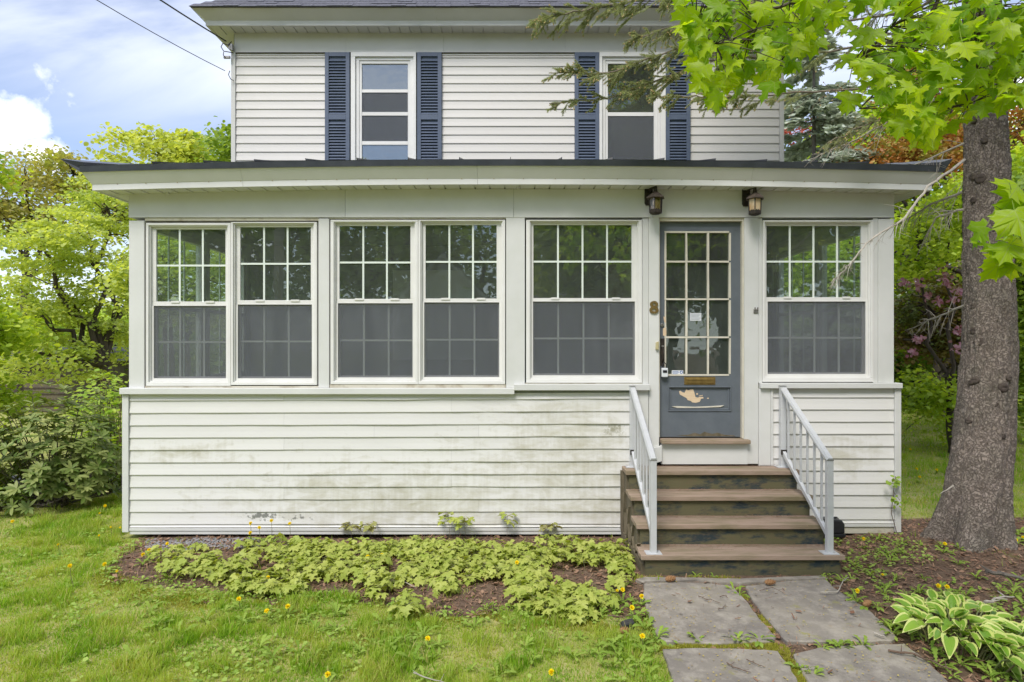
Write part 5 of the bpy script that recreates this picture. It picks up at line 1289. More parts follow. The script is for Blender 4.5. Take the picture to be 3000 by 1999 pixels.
# ------------------------------------------------------------------ shrubs at the left
def shrub_rhodo(cx, cy, rx, ry, h, nw, lab, name='rhododendron'):
    z0 = Hs(cx, cy); t = thing(name, lab, 'bush', (cx, cy, z0)); st = MB(); 
    lf = np.array([(0, 0, 0), (.13, .25, .03), (.17, .55, .02), (.12, .82, -.03), (0, 1, -.10), (-.12, .82, -.03), (-.17, .55, .02), (-.13, .25, .03), (0, .5, -.015)])
    ff = np.array([(8, 0, 1), (8, 1, 2), (8, 2, 3), (8, 3, 4), (8, 4, 5), (8, 5, 6), (8, 6, 7), (8, 7, 0)])
    P_, Fw, Up, Sz = [], [], [], []
    for k in range(nw):
        a = rnd.uniform(0, 6.28); e = math.asin(rnd.uniform(-.62, 1)); rr = rnd.uniform(.72, 1.02)*(1+.15*math.sin(3*a+1)+.1*math.sin(7*a))
        if rnd.random() < .25: rr *= .6
        c = Vector((cx+rx*rr*math.cos(a)*math.cos(e), cy+ry*rr*math.sin(a)*math.cos(e), z0+h*.42+h*.55*rr*math.sin(e)))
        ax = Vector((c.x-cx, c.y-cy, (c.z-z0)*.8)).normalized(); ax = (ax+Vector((0, 0, .6))).normalized()
        foot = Vector((cx+rnd.uniform(-.15, .15), cy+rnd.uniform(-.1, .1), z0)); mid = foot.lerp(c, .55)+Vector((rnd.uniform(-.1, .1), rnd.uniform(-.1, .1), -.08))
        if k % 5 == 0: st.tube([foot, mid, c], [.009, .006, .003], 5, False)
        u = ax.cross(Vector((.3, .2, 1))).normalized(); v = ax.cross(u); n = rnd.randint(7, 10); ph = rnd.uniform(0, 6)
        for q in range(n):
            th = ph+q*6.283/n+rnd.uniform(-.2, .2); o = (u*math.cos(th)+v*math.sin(th)); d = (o+ax*rnd.uniform(.05, .75)-Vector((0, 0, rnd.uniform(0, .3)))).normalized()
            P_.append(c[:]); Fw.append(d[:]); Up.append((ax+o*.1)[:]); Sz.append(rnd.uniform(.075, .125))
    P_, Fw, Up, Sz = map(np.array, (P_, Fw, Up, Sz)); Rm = basis(Fw, Up)
    key = P_[:, 1]+CAMY*0-rng.rand(len(P_))*.3; order = np.argsort(key); first, rest = order[:290], order[290:]
    me = npmesh('leaf', lf, ff, M['rhodo'], True)
    for i in first:
        Mx = Matrix.Identity(4)
        for r in range(3):
            for c in range(3): Mx[r][c] = Rm[i][r][c]*Sz[i]
            Mx[r][3] = P_[i][r]
        link('leaf', me, t, Mx)
    V, Fc = scatter(lf, ff, P_[rest], Rm[rest], Sz[rest]); tag(link('foliage', npmesh('foliage', V, Fc, M['rhodo'], True), t), kind='stuff')
    st.build('stems', M['bark_grey'], t, smooth=True)
shrub_rhodo(-5.15, 1.15, .95, .55, 1.32, 420, 'broad rhododendron bush with long leathery leaves at the left edge of the lawn')
shrub_rhodo(-6.6, 1.0, .9, .6, 1.35, 120, 'second rhododendron bush cut by the left picture edge')
def shrub_stems(lab):
    t = thing('leafy_shrub', lab, 'shrub', (-4.55, 2.2, 0)); st = MB(); P_, Fw, Sz = [], [], []
    for k in range(44):
        px = rnd.uniform(165, 292); Y = rnd.uniform(1.9, 3.1); x = X(px, Y); z0 = Hs(x, Y); topx = px+rnd.uniform(-22, 10); top = P(topx, rnd.uniform(865, 960) if topx > 215 else rnd.uniform(905, 970), Y)
        x0 = max(min(x, -3.95), -5.3); b = Vector((x0, Y, z0)); top.x = min(top.x, -3.9); mid = b.lerp(top, .5)+Vector((rnd.uniform(-.06, .06), rnd.uniform(-.05, .05), 0))
        st.tube([b, mid, top], [.009, .007, .003], 5, False)
        for q in range(46):
            s = rnd.uniform(.34, 1.05) if rnd.random() < .8 else rnd.uniform(.1, .4); p = (b.lerp(mid, s*2) if s < .5 else mid.lerp(top, s*2-1)); a = rnd.uniform(0, 6.28); l = rnd.uniform(.02, .16)
            p = p+Vector((math.cos(a)*l, math.sin(a)*l, rnd.uniform(-.02, .05))); 
            if p.x > -3.86: continue
            P_.append(p[:]); Fw.append((math.cos(a), math.sin(a), rnd.uniform(-.5, .3))); Sz.append(rnd.uniform(.05, .095))
    P_, Fw, Sz = map(np.array, (P_, Fw, Sz)); n = len(P_)
    V, Fc = scatter(np.array(vt)*np.array([1, 1, 1]), vf, P_, basis(Fw, np.stack([rng.normal(0, .3, n), rng.normal(-.2, .3, n), np.ones(n)], -1)), Sz)
    tag(link('foliage', npmesh('foliage', V, Fc, M['knot']), t), kind='stuff'); st.build('stems', M['twig'], t)
shrub_stems('tall thicket of brown canes with yellow green leaves against the left side of the house')
# ground cover under the shrubs
n = 5200; x = rng.uniform(-6.8, -3.95, n); y = rng.uniform(.6, 3.4, n); kp = (dirt_mask(x, y) > .25); x, y = x[kp], y[kp]; n = len(x)
a = rng.uniform(0, 6.28, n)
V, Fc = scatter(vt, vf, np.stack([x, y, H(x, y)+rng.uniform(.02, .22, n)], -1), basis(np.stack([np.cos(a), np.sin(a), rng.uniform(-.3, .5, n)], -1), np.tile([0, -.2, 1.], (n, 1))), rng.uniform(.05, .10, n))
tag(link('ground_cover', npmesh('ground_cover', V, Fc, M['weed'])), 'low green leaves growing under the bushes at the left', 'ground cover', kind='stuff')

# ------------------------------------------------------------------ trees
leafq = np.array([(0, 0, 0), (.42, .28, .10), (.34, .78, .02), (0, 1, -.12), (-.34, .78, .02), (-.42, .28, .10)]); leafqf = np.array([(0, 1, 2), (0, 2, 3), (0, 3, 4), (0, 4, 5)])
def limb(mb, a, b, r0, r1, n=5, wig=.12, sides=7):
    pts = []; L_ = (b-a).length
    for k in range(n+1):
        t = k/n; p = a.lerp(b, t)+Vector((rnd.uniform(-1, 1), rnd.uniform(-1, 1), rnd.uniform(-1, 1)))*L_*wig*.5*math.sin(math.pi*t); pts.append(p)
    mb.tube(pts, [r0+(r1-r0)*k/n for k in range(n+1)], sides, False); return pts
def tree(name, lab, cat, base_, fork, crowns, nleaf, ls, mat, bark, r0=.2, flat=.35, clump=.5, group=None, nclump=120, limbs=None, up=.9):
    """crowns: ellipsoids (cx,cy,cz,rx,ry,rz,weight)"""
    base_ = Vector(base_); t = thing(name, lab, cat, base_, group); mb = MB()
    forkp = Vector(fork); limb(mb, base_-Vector((0, 0, .3)), forkp, r0*1.15, r0*.8, 6, .05, 9)
    W = np.array([c[6] for c in crowns], float); W /= W.sum(); cl = []
    for k in range(nclump):
        c = crowns[rng.choice(len(crowns), p=W)]; v = rng.normal(0, 1, 3); v /= np.linalg.norm(v); rr = rng.uniform(.35, 1.0)**.6
        cl.append((c[0]+c[3]*v[0]*rr, c[1]+c[4]*v[1]*rr, c[2]+c[5]*v[2]*rr))
    cl = np.array(cl); nodes = [forkp]
    for c in crowns:
        cc = Vector(c[:3]); p = limb(mb, forkp, cc, r0*.6, r0*.22, 6, .16); nodes += p[1:]
    for c in cl[:: max(1, len(cl)//90)]:
        c = Vector(c); nn = min(nodes, key=lambda q: (q-c).length); limb(mb, nn, c, r0*.16, r0*.03, 4, .2, 5)
    w_ = rng.uniform(.3, 1.3, len(cl)); ci = rng.choice(len(cl), nleaf, p=w_/w_.sum())
    off = rng.normal(0, 1, (nleaf, 3))*np.array([clump, clump, clump*flat])
    off[:, 2] -= .25*(off[:, 0]**2+off[:, 1]**2)/max(clump, .1)*flat*2
    pos = cl[ci]+off; a = rng.uniform(0, 6.28, nleaf)
    fw = np.stack([np.cos(a), np.sin(a), rng.uniform(-.9, .1, nleaf)], -1); upv = np.stack([rng.normal(0, .45, nleaf), rng.normal(-.1, .45, nleaf), np.full(nleaf, up)], -1)
    V, Fc = scatter(leafq, leafqf, pos, basis(fw, upv), rng.uniform(.7, 1.25, nleaf)*ls)
    link('crown', npmesh('crown', V, Fc, mat), t); mb.build('trunk', bark, t, smooth=True); return t
M['mapleA'] = leafmat('maple_far_yellow_green', (.41, .50, .14), (.58, .64, .24), .52, .7, c3=(.34, .44, .11))
M['mapleB'] = leafmat('maple_far_gold_green', (.42, .50, .12), (.56, .60, .20), .48, .6)
M['brownleaf'] = leafmat('bronze_young_leaf', (.38, .35, .15), (.46, .44, .18), .42, .6, c3=(.38, .45, .12))
M['darkleaf'] = leafmat('mid_green_leaf', (.17, .28, .045), (.31, .42, .08), .42, .5)
M['limeleaf'] = leafmat('lime_green_leaf', (.32, .46, .04), (.52, .62, .09), .48, .5, c3=(.20, .32, .04))
M['orangeleaf'] = leafmat('copper_maple_leaf', (.30, .12, .03), (.44, .21, .06), .35, .5, tcol=(1.3, 1.1, .6), c3=(.34, .36, .08))
M['redleaf'] = leafmat('dull_bronze_leaf', (.17, .12, .05), (.28, .20, .075), .3, .5, c3=(.12, .17, .045))
M['pink'] = leafmat('pink_blossom', (.40, .15, .21), (.60, .36, .42), .3, .6, tcol=(1.1, .9, 1))
M['bluespruce'] = leafmat('blue_spruce_needles', (.36, .42, .32), (.58, .62, .50), .3, .7, tcol=(1, 1, .9))
M['whiteflower'] = leafmat('white_blossom', (.7, .68, .7), (.8, .78, .8), .3, .6, tcol=(1, 1, 1))
def px(a, b, Y): return tuple(P(a, b, Y))
def el(a, b, Y, rx, ry, w=1.0, rd=None):       # crown lobe by where its centre is seen
    p = P(a, b, Y); return (p.x, p.y, p.z, rx/sc(Y), rd or rx/sc(Y), ry/sc(Y), w)
tb_ = P(228, 900, 13)
tree('maple_tree', 'spreading yellow green maple with a forked dark trunk left of the house', 'tree', (tb_.x, 13, Hs(tb_.x, 13)), px(240, 840, 13),
     [el(210, 560, 13, 110, 120, 1.3, 2.2), el(90, 560, 12, 110, 60, 1.0, 2), el(250, 480, 14, 70, 60, .8, 2), el(60, 700, 12, 110, 60, 1.0, 2), el(270, 690, 14, 60, 90, .8, 2), el(130, 820, 12, 110, 60, .9, 2), el(230, 760, 13.5, 80, 70, .6, 2), el(130, 650, 13, 120, 110, 1.0, 2.2), el(40, 800, 13, 90, 70, .6, 2)],
     21000, .105, M['mapleA'], M['bark_dark'], .17, .24, .25, nclump=330)
tree('maple_tree', 'golden green tree crown rising above the porch roof at the left', 'tree', (X(390, 24), 24, -1.5), px(390, 560, 24), [el(385, 370, 24, 110, 60, 1.2, 3.5), el(440, 350, 24, 55, 50, .7, 2.5), el(300, 430, 24, 70, 50, .8, 3)], 8500, .20, M['mapleB'], M['bark_dark'], .22, .3, .42, nclump=120)
tree('oak_tree', 'tree with bronze young leaves at the far left behind the maple', 'tree', (X(40, 22), 22, -1.5), px(60, 640, 22), [el(60, 440, 22, 120, 60, 1.2, 3), el(170, 400, 23, 70, 45, .7, 3), el(10, 500, 22, 90, 70, .8, 3), el(255, 510, 23, 60, 90, .6, 3)], 9000, .17, M['brownleaf'], M['bark_dark'], .2, .35, .5, nclump=120)
tree('maple_tree', 'nearer bright green tree cut by the left picture edge', 'tree', (X(-160, 7.5), 7.5, -1), px(-140, 800, 7.5), [el(-65, 750, 7.5, 75, 70, 1, 1.2), el(-75, 900, 7.5, 65, 40, .5, 1.0), el(-210, 640, 7.5, 110, 170, 1.2, 1.8), el(-110, 330, 8, 80, 70, .6, 1.0)], 11000, .13, M['limeleaf'], M['bark_dark'], .18, .4, .35, nclump=110)
tree('shade_tree', 'darker green tree peeping out behind the left corner of the upper storey', 'tree', (X(600, 19), 19, -1), px(590, 600, 19), [el(575, 360, 19, 72, 55, 1, 2.5), el(620, 480, 19, 110, 120, 1, 2.5)], 7000, .18, M['darkleaf'], M['bark_dark'], .2, .45, .45, nclump=60)
tree('shade_tree', 'mid green trees closing the view low behind the maple', 'tree', (X(-60, 30), 30, -1.5), px(0, 780, 30), [el(-60, 810, 30, 160, 50, 1, 4), el(150, 830, 30, 160, 45, 1, 4), el(330, 800, 31, 150, 60, 1, 4)], 7000, .26, M['darkleaf'], M['bark_dark'], .3, .4, .8, nclump=90)
tree('maple_tree', 'leafy green maple beside the porch, seen only through its left end windows', 'tree', (X(420, 10), 10, -1.2), px(425, 780, 10), [el(380, 620, 10, 75, 110, 1, 1.4), el(470, 640, 10.5, 80, 120, 1, 1.4)], 7000, .12, M['mapleA'], M['bark_dark'], .12, .3, .28, nclump=90)
tree('shade_tree', 'green tree beyond the porch, seen only through its right end windows', 'tree', (X(1900, 9), 9, 0), px(1900, 780, 9), [el(1850, 620, 9, 80, 110, 1, 1.2), el(1950, 600, 9.5, 80, 120, 1, 1.4)], 6000, .12, M['limeleaf'], M['bark_dark'], .12, .3, .28, nclump=90)
# right hand side
tree('shade_tree', 'bright green tree filling the gap between porch and spruce trunk', 'tree', (X(2160, 9), 9, 0), px(2150, 880, 9), [el(2140, 560, 9, 120, 110, 1.3, 1.8), el(2300, 470, 10, 110, 120, 1, 2), el(2180, 720, 9.5, 140, 80, .8, 1.8), el(2340, 700, 9, 90, 160, .9, 2)], 26000, .11, M['limeleaf'], M['bark_dark'], .15, .5, .30, nclump=230)
tree('shade_tree', 'dark green undergrowth tree low behind the rear lawn', 'tree', (X(2230, 11), 11, 0), px(2230, 900, 11), [el(2120, 900, 11, 100, 120, 1, 1.8), el(2220, 960, 10.5, 140, 60, 1, 2), el(2330, 930, 11, 90, 130, 1, 2), el(2150, 1010, 10, 110, 38, .8, 1.2), el(2330, 1020, 10, 110, 40, .8, 1.2)], 24000, .12, M['darkleaf'], M['bark_dark'], .12, .6, .32, nclump=220)
tcr = tree('crabapple_tree', 'crabapple with bronze leaves and pink blossom between porch and trunk', 'tree', (X(2260, 6.2), 6.2, 0), px(2235, 800, 6.2), [el(2130, 700, 6, 90, 60, 1.2, .9), el(2190, 640, 6.4, 60, 45, .8, .8), el(2160, 770, 6, 90, 40, .8, .8)], 6500, .075, M['redleaf'], M['bark_dark'], .11, .5, .17, nclump=110)
n = 330; bl_ = [(2163,625,10,20),(2170,640,14,8),(2175,655,14,10),(2110,655,8,14),(2155,690,7,8),(2205,670,12,8),(2095,810,12,8),(2200,800,24,10),(2225,815,18,14),(2205,760,18,10),(2110,780,8,6),(2190,690,12,6),(2130,680,12,10),(2080,650,12,12)]
pp = []
for _ in range(n): a = rnd.choice(bl_); pp.append(P(a[0]+rnd.gauss(0, a[2]*.5), a[1]+rnd.gauss(0, a[3]*.5), 3.9+rnd.uniform(-.3, .3))[:])
V, Fc = scatter(leafq, leafqf, np.array(pp), basis(rng.normal(0, 1, (n, 3)), rng.normal(0, 1, (n, 3))+np.array([0, -.8, .5])), np.full(n, .06)); link('blossom', npmesh('blossom', V, Fc, M['pink']), tcr)
for a, b, r in (((2040, 570, 5.5), (2235, 640, 5.6), .055), ((2075, 780, 5.6), (2260, 805, 5.8), .06), ((2060, 905, 6), (2235, 820, 6), .03), ((2050, 880, 6.4), (2200, 905, 6.5), .02), ((2190, 820, 6), (2225, 1000, 6), .05), ((2060, 660, 6), (2100, 520, 6), .02), ((2080, 600, 6), (2140, 480, 6), .025), ((2150, 640, 6), (2100, 480, 6), .015), ((2070, 1000, 6.5), (2220, 860, 6.2), .018), ((2120, 950, 6.5), (2230, 840, 6.2), .018), ((2120, 860, 6.4), (2230, 960, 6.2), .02)):
    mbk = MB(); limb(mbk, P(*a), P(*b), r*.35, r, 8, .1, 6); mbk.build('bough', M['bark_dark'], tcr, smooth=True)
tree('japanese_maple', 'copper orange maple behind the right end of the porch roof', 'tree', (X(2120, 14), 14, 0), px(2130, 620, 14), [el(2100, 350, 14, 160, 45, 1.2, 2), el(2190, 250, 14, 110, 80, .8, 2), el(2030, 390, 14, 90, 30, .7, 1.5), el(2340, 300, 14, 60, 80, .6, 1.5), el(2110, 200, 14, 50, 60, .4, 1)], 11000, .11, M['orangeleaf'], M['bark_dark'], .12, .4, .35, nclump=120)
tree('shade_tree', 'lime green tree behind the copper maple', 'tree', (X(2060, 19), 19, 0), px(2060, 640, 19), [el(2060, 330, 19, 150, 110, 1.2, 3), el(2220, 380, 19, 150, 130, 1, 3), el(1930, 340, 19, 80, 60, .6, 2), el(2100, 120, 19, 120, 60, .4, 2)], 19000, .18, M['limeleaf'], M['bark_dark'], .2, .5, .5, nclump=120)
tree('red_maple', 'small tree with crimson leaves behind the right side of the upper storey', 'tree', (X(1950, 22), 22, 0), px(1960, 640, 22), [el(1890, 290, 22, 130, 40, 1, 2), el(1940, 360, 22, 70, 30, .5, 1.5)], 2600, .14, leafmat('crimson_leaf', (.34, .07, .05), (.42, .10, .06), .35, .5, tcol=(1.3, .8, .8)), M['bark_dark'], .1, .4, .3, nclump=50)
tree('shade_tree', 'leafy dark tree right behind the spruce trunk at the right picture edge', 'tree', (X(2420, 5), 5, 0), px(2400, 880, 5), [el(2350, 640, 5, 60, 150, 1, .8), el(2420, 480, 5, 90, 150, 1, .9), el(2370, 880, 5, 60, 110, .8, .8)], 11000, .085, M['darkleaf'], M['bark_dark'], .08, .5, .2, nclump=110)
tree('shade_tree', 'tangled twiggy tree close behind the right end of the porch', 'tree', (X(2190, 4.2), 4.2, 0), px(2180, 900, 4.2), [el(2110, 560, 4.2, 55, 80, 1, .6), el(2180, 480, 4.4, 70, 80, .9, .6), el(2130, 900, 4.4, 60, 60, .8, .6), el(2200, 920, 4.4, 60, 70, .7, .6)], 4200, .075, M['limeleaf'], M['bark_dark'], .06, .5, .16, nclump=150)
n = 60000; ang = rng.uniform(R(-100), R(100), n); rad = rng.uniform(58, 80, n); x = rad*np.sin(ang); y = rad*np.cos(ang); top = 3.0+6*fbm(ang*8, ang*0, 1.0, 61)+(rad-58)*.12; z = rng.uniform(-.2, 1, n)**1.0*top-1.0
a = rng.uniform(0, 6.28, n); V, Fc = scatter(leafq, leafqf, np.stack([x, y, z], -1), basis(np.stack([np.cos(a), np.sin(a), rng.uniform(-.7, .3, n)], -1), np.stack([rng.normal(0, .5, n), rng.normal(-.4, .5, n), np.full(n, .8)], -1)), rng.uniform(.5, 1.1, n))
tag(link('woodland', npmesh('woodland', V, Fc, M['limeleaf'])), 'far belt of trees closing the horizon behind the house', 'woodland', kind='stuff')
# rear hedge beyond the lawn at the right
n = 30000; x = rng.uniform(3.4, 16, n); y = rng.uniform(12.0, 14.0, n)+.0; z = rng.uniform(0, 1, n)**.8*(2.0+.9*fbm(x, x*0, .9, 71))
a = rng.uniform(0, 6.28, n); V, Fc = scatter(leafq, leafqf, np.stack([x, y+np.sin(x)*.4, z], -1), basis(np.stack([np.cos(a), np.sin(a), rng.uniform(-.6, .3, n)], -1), np.stack([rng.normal(0, .4, n), rng.normal(-.3, .4, n), np.full(n, .8)], -1)), rng.uniform(.10, .17, n))
tag(link('hedge', npmesh('hedge', V, Fc, M['darkleaf'])), 'dark leafy hedge along the back of the rear lawn at the right', 'hedge')

# conifers: drooping tiers of needle sprays
needle_spray = np.array([(-.10, 0, 0), (.10, 0, 0), (.30, .35, -.04), (.05, 1, -.10), (-.30, .40, -.04)]); nsf = np.array([(0, 1, 2), (0, 2, 3), (0, 3, 4)])
def conifer(base_, h, rbase, n, ls, mat, lab, name='blue_spruce', z_lo=.8):
    b = Vector(base_); t = thing(name, lab, 'tree', b); mb = MB(); mb.tube([b-Vector((0, 0, .3)), b+Vector((0, 0, h))], [.16, .02], 8)
    P_, Fw = [], []
    nb = int(h*13)
    for k in range(nb):
        zf = rng.rand()**1.0; z = z_lo+(h-z_lo)*zf; R_ = rbase*(1-zf)**.8*rng.uniform(.8, 1.1)+.12; a = rng.uniform(0, 6.28); d = Vector((math.cos(a), math.sin(a), -.18))
        tip = b+Vector((0, 0, z))+d*R_; mb.tube([b+Vector((0, 0, z)), tip], [.025, .006], 4, False)
        m = int(n/nb*(.3+1.4*(1-zf))); s = rng.rand(m)**.6
        for q in s:
            side = Vector((-d.y, d.x, 0))*rng.normal(0, .16)*R_; p = b+Vector((0, 0, z))+d*R_*q+side*q+Vector((0, 0, rng.normal(-.03, .06)))
            P_.append(p[:]); o = d+side.normalized()*rng.uniform(-.7, .7) if side.length > 0 else d; Fw.append((o.x+rng.normal(0, .35), o.y+rng.normal(0, .35), rng.uniform(-.6, .25)))
    P_ = np.array(P_); n = len(P_); V, Fc = scatter(needle_spray, nsf, P_, basis(np.array(Fw), np.stack([rng.normal(0, .5, n), rng.normal(0, .5, n), np.ones(n)], -1)), rng.uniform(.7, 1.3, n)*ls)
    link('crown', npmesh('crown', V, Fc, mat), t); mb.build('trunk', M['bark_grey'], t)
conifer((X(1870, 15), 15, 0), 12.5, 3.4, 42000, .22, M['bluespruce'], 'tall grey green blue spruce right behind the house')
conifer((X(2000, 24), 24, 0), 13, 3.4, 18000, .3, M['bluespruce'], 'more distant blue spruce between the house and the copper maple')

# ------------------------------------------------------------------ the big spruce trunk and its boughs
def trunk_path(z):      # centre, radius
    py = 784-(z-CAMZ)*sc(-.3)
    c = np.interp(py, [-400, 0, 350, 560, 800, 1000, 1150, 1270], [2262, 2264, 2272, 2276, 2280, 2268, 2254, 2240])
    w_ = np.interp(py, [-400, 0, 350, 560, 800, 1000, 1150, 1215, 1270], [70, 92, 108, 122, 134, 150, 172, 196, 232])
    return X(float(c)-7, -.3), float(w_)/2/sc(-.3)*.77
sp = thing('spruce_tree', 'large spruce with scaly grey brown trunk leaning beside the right end of the porch', 'tree', (X(2240, -.3), -.3, .05))
na, nz = 210, 880; V = np.zeros((nz, na, 3)); zs = np.linspace(-.12, 7.2, nz)
th = np.linspace(0, 2*math.pi, na, endpoint=False)
for i, z in enumerate(zs):
    cx_, r_ = trunk_path(z)
    fl = np.clip((.55-z)/.6, 0, 1)**1.6
    rr = r_*(1+.05*np.sin(3*th+z*1.3)+.03*np.sin(5*th-z*2))+fl*(.08*np.sin(5*th+.6)+.06*np.cos(3*th)+.0)
    rr = rr+.015*(vn(th*4, np.full(na, z*4), 1.0, 81)-.5)+.012*(vn(th*14, np.full(na, z*16), 1.0, 82)-.5)
    ca_, sa_ = np.cos(th)*5, np.sin(th)*5
    for q_, (f_, am_) in enumerate(((3.2, .016), (6.5, .009))):
        wz = z*f_*3.2+1.3*vn(ca_*2, sa_*2, 1.0, 85); nn_ = vn(ca_*f_*.9+z*2.2, sa_*f_*.9+wz, 1.0, 86+q_); rr = rr+am_*(np.floor(nn_*5)/5-.4)
    rr = rr+.004*(vn(th*50, np.full(na, z*46), 1.0, 83)-.5)
    V[i, :, 0] = cx_+rr*np.cos(th); V[i, :, 1] = -.3+rr*np.sin(th)*.97; V[i, :, 2] = z
k = np.arange(nz*na).reshape(nz, na); kr = np.roll(k, -1, 1)
link('trunk', npmesh('trunk', V, np.stack([k[:-1], kr[:-1], kr[1:], k[1:]], -1).reshape(-1, 4), M['bark'], True), sp)
for (kx, ky, kr_) in ((2262,400,7),(2272,408,9),(2265,605,8),(2262,640,6),(2253,760,7),(2268,785,9),(2312,602,7),(2260,875,7),(2234,880,5),(2305,890,9),(2286,928,6),(2230,970,6),(2300,1000,6),(2318,868,6),(2245,455,6),(2240,702,6),(2320,450,5),(2278,320,6),(2250,270,5)):
    Yk = -.3; z = Z(ky, -.45); cx_, r_ = trunk_path(z); x = X(kx, -.5); u = max(-.93, min(.93, (x-cx_)/r_)); a = -math.acos(u) 
    c = Vector((cx_+r_*math.cos(a), -.3+r_*math.sin(a)*.97, z)); o = Vector((math.cos(a), math.sin(a), 0)); R_ = kr_/sc(-.45)*.95
    mb = MB(); mb.tube([c-o*.01, c+o*.008, c+o*.014, c+o*.010, c-o*.004], [R_*1.5, R_*1.25, R_*.95, R_*.6, R_*.35], 14); mb.build('knot', M['bark_dark'], sp, smooth=True)
# needled boughs
NP, NF = [], []; BUD = MB()
def spray(path, nt_, tl, seed, droop=.25, bare=.0, dens=150, budp=.6):
    r = random.Random(seed); pts = [Vector(p) for p in path]; fine = []
    for i in range(len(pts)-1):
        for j in range(6):
            fine.append(pts[i].lerp(pts[i+1], j/6)+Vector((r.uniform(-1, 1), r.uniform(-1, 1), r.uniform(-1, 1)))*.012)
    fine.append(pts[-1]); n = len(fine); BW = MB(); BW.tube(fine, [.009*(1-.8*k/n)+.0015 for k in range(n)], 6, False)
    def needles(a, b, m):
        m = int(m*1.9)
        a, b = np.array(a), np.array(b); s = rng.rand(m); p = a+(b-a)*s[:, None]; d = (b-a)/np.linalg.norm(b-a); v = rng.normal(0, 1, (m, 3)); v -= (v@d)[:, None]*d; v /= np.linalg.norm(v, axis=1)[:, None]
        NP.append(p); NF.append(v*.9+d*.75+np.array([0, 0, .12]))
    for k in range(nt_):
        t = r.uniform(.12, 1.0); i = min(int(t*(n-1)), n-2); o = fine[i]; d = (fine[i+1]-fine[i]).normalized()
        sd_ = 1 if k % 2 else -1
        per_ = Vector((-d.z*.5*sd_+r.uniform(-.3, .3), r.uniform(-.9, .9), sd_*.45*abs(d.x)+r.uniform(-.35, .1)-droop))
        L_ = tl*r.uniform(.45, 1.1)*(1.15-.75*t); dd = (d*.9+per_).normalized(); e = o+dd*L_; mid = o.lerp(e, .5)+Vector((0, 0, -.02*L_/.2+.01))
        BW.tube([o, mid, e], [.0025, .002, .001], 4, False)
        if t > bare:
            needles(o, mid, int(dens*L_)); needles(mid, e, int(dens*L_*1.3))
        for q in range(r.randint(2, 5)):
            s = r.uniform(.25, .9); b0 = o.lerp(e, s); e2 = b0+(dd+Vector((r.uniform(-.8, .8), r.uniform(-.8, .8), r.uniform(-.8, .35)))).normalized()*L_*r.uniform(.25, .5)
            BW.tube([b0, e2], [.002, .001], 3, False)
            if t > bare: needles(b0, e2, int(dens*(e2-b0).length*1.8))
            if r.random() < budp: BUD.tube([e2, e2+(e2-b0).normalized()*.012], [.005, .003], 5)
    needles(fine[-7], fine[-1], int(dens*.3))
    BW.build('bough', M['boughbark'], sp)
spray([P(1640, -60, -.6), P(1520, -10, -.7), P(1400, 12, -.75), P(1300, 30, -.8), P(1222, 48, -.85)], 62, .34, 1, .28, dens=620)
spray([P(2100, -120, -.3), P(1800, -30, -.5), P(1650, 30, -.6), P(1520, 70, -.7), P(1435, 95, -.8)], 80, .36, 2, .32, .1, 480)
spray([P(2220, 0, -.3), P(1900, 60, -.5), P(1600, 98, -.7), P(1480, 140, -.8), P(1380, 170, -.85), P(1262, 168, -.9)], 90, .30, 3, .15, .1, 520)
spray([P(2235, 60, -.3), P(1900, 120, -.4), P(1620, 142, -.6), P(1520, 180, -.7), P(1400, 225, -.75), P(1262, 238, -.8)], 84, .28, 4, .15, .1, 520)
spray([P(2240, 160, -.3), P(2000, 200, -.6), P(1800, 215, -.8), P(1680, 225, -.9), P(1578, 222, -1.0), P(1495, 226, -1.0)], 74, .26, 5, .25, .35, 620)
spray([P(2235, 120, -.3), P(2100, 250, -.5), P(1960, 300, -.6), P(1900, 330, -.6)], 40, .3, 6, .3, .5, 220)
spray([P(2235, -60, -.3), P(1950, 20, -.2), P(1750, 60, -.1), P(1600, 120, -.1)], 60, .3, 7, .4, .2, 320)
spray([P(2235, -160, -.3), P(2000, -90, -.2), P(1750, -60, -.1), P(1560, -20, 0)], 60, .4, 8, .4, .2, 420)
NPa = np.concatenate(NP); NFa = np.concatenate(NF); n = len(NPa)
V, Fc = scatter([(-.07, 0, 0), (.07, 0, 0), (.0, 1, 0)], [(0, 1, 2)], NPa, basis(NFa, rng.normal(0, 1, (n, 3))), rng.uniform(.012, .020, n))
tag(link('needles', npmesh('needles', V, Fc, M['needle']), sp), kind='stuff')
BUD.build('buds', M['bud'], sp)
# the part of the crown above the picture, which shades the right side of the place
cP, cF = [], []
for k_ in range(120):
    z = rnd.uniform(5.9, 13.5); R_ = 3.1*(1-(z-5.9)/9.5)*rnd.uniform(.7, 1.1); a = rnd.uniform(0, 6.28); d = Vector((math.cos(a), math.sin(a), -.12)); cx_, _r = trunk_path(min(z, 7)); o = Vector((cx_, -.3, z))
    for q_ in range(110):
        q = rnd.random()**.6; sd2 = rnd.gauss(0, .15)*R_; p = o+d*R_*q+Vector((-d.y, d.x, 0))*sd2*q+Vector((0, 0, rnd.gauss(-.03, .05)))
        if (p.z-CAMZ) < (p.y-CAMY)*.60: continue
        cP.append(p[:]); cF.append((d.x+rnd.gauss(0, .5), d.y+rnd.gauss(0, .5), rnd.uniform(-.6, .2)))
n = len(cP); V, Fc = scatter([(-.10, 0, 0), (.10, 0, 0), (.30, .35, -.04), (.05, 1, -.10), (-.30, .40, -.04)], [(0, 1, 2), (0, 2, 3), (0, 3, 4)], np.array(cP), basis(np.array(cF), np.stack([rng.normal(0, .5, n), rng.normal(0, .5, n), np.ones(n)], -1)), rng.uniform(.15, .28, n))
tag(link('crown', npmesh('crown', V, Fc, M['needle']), sp), kind='stuff')
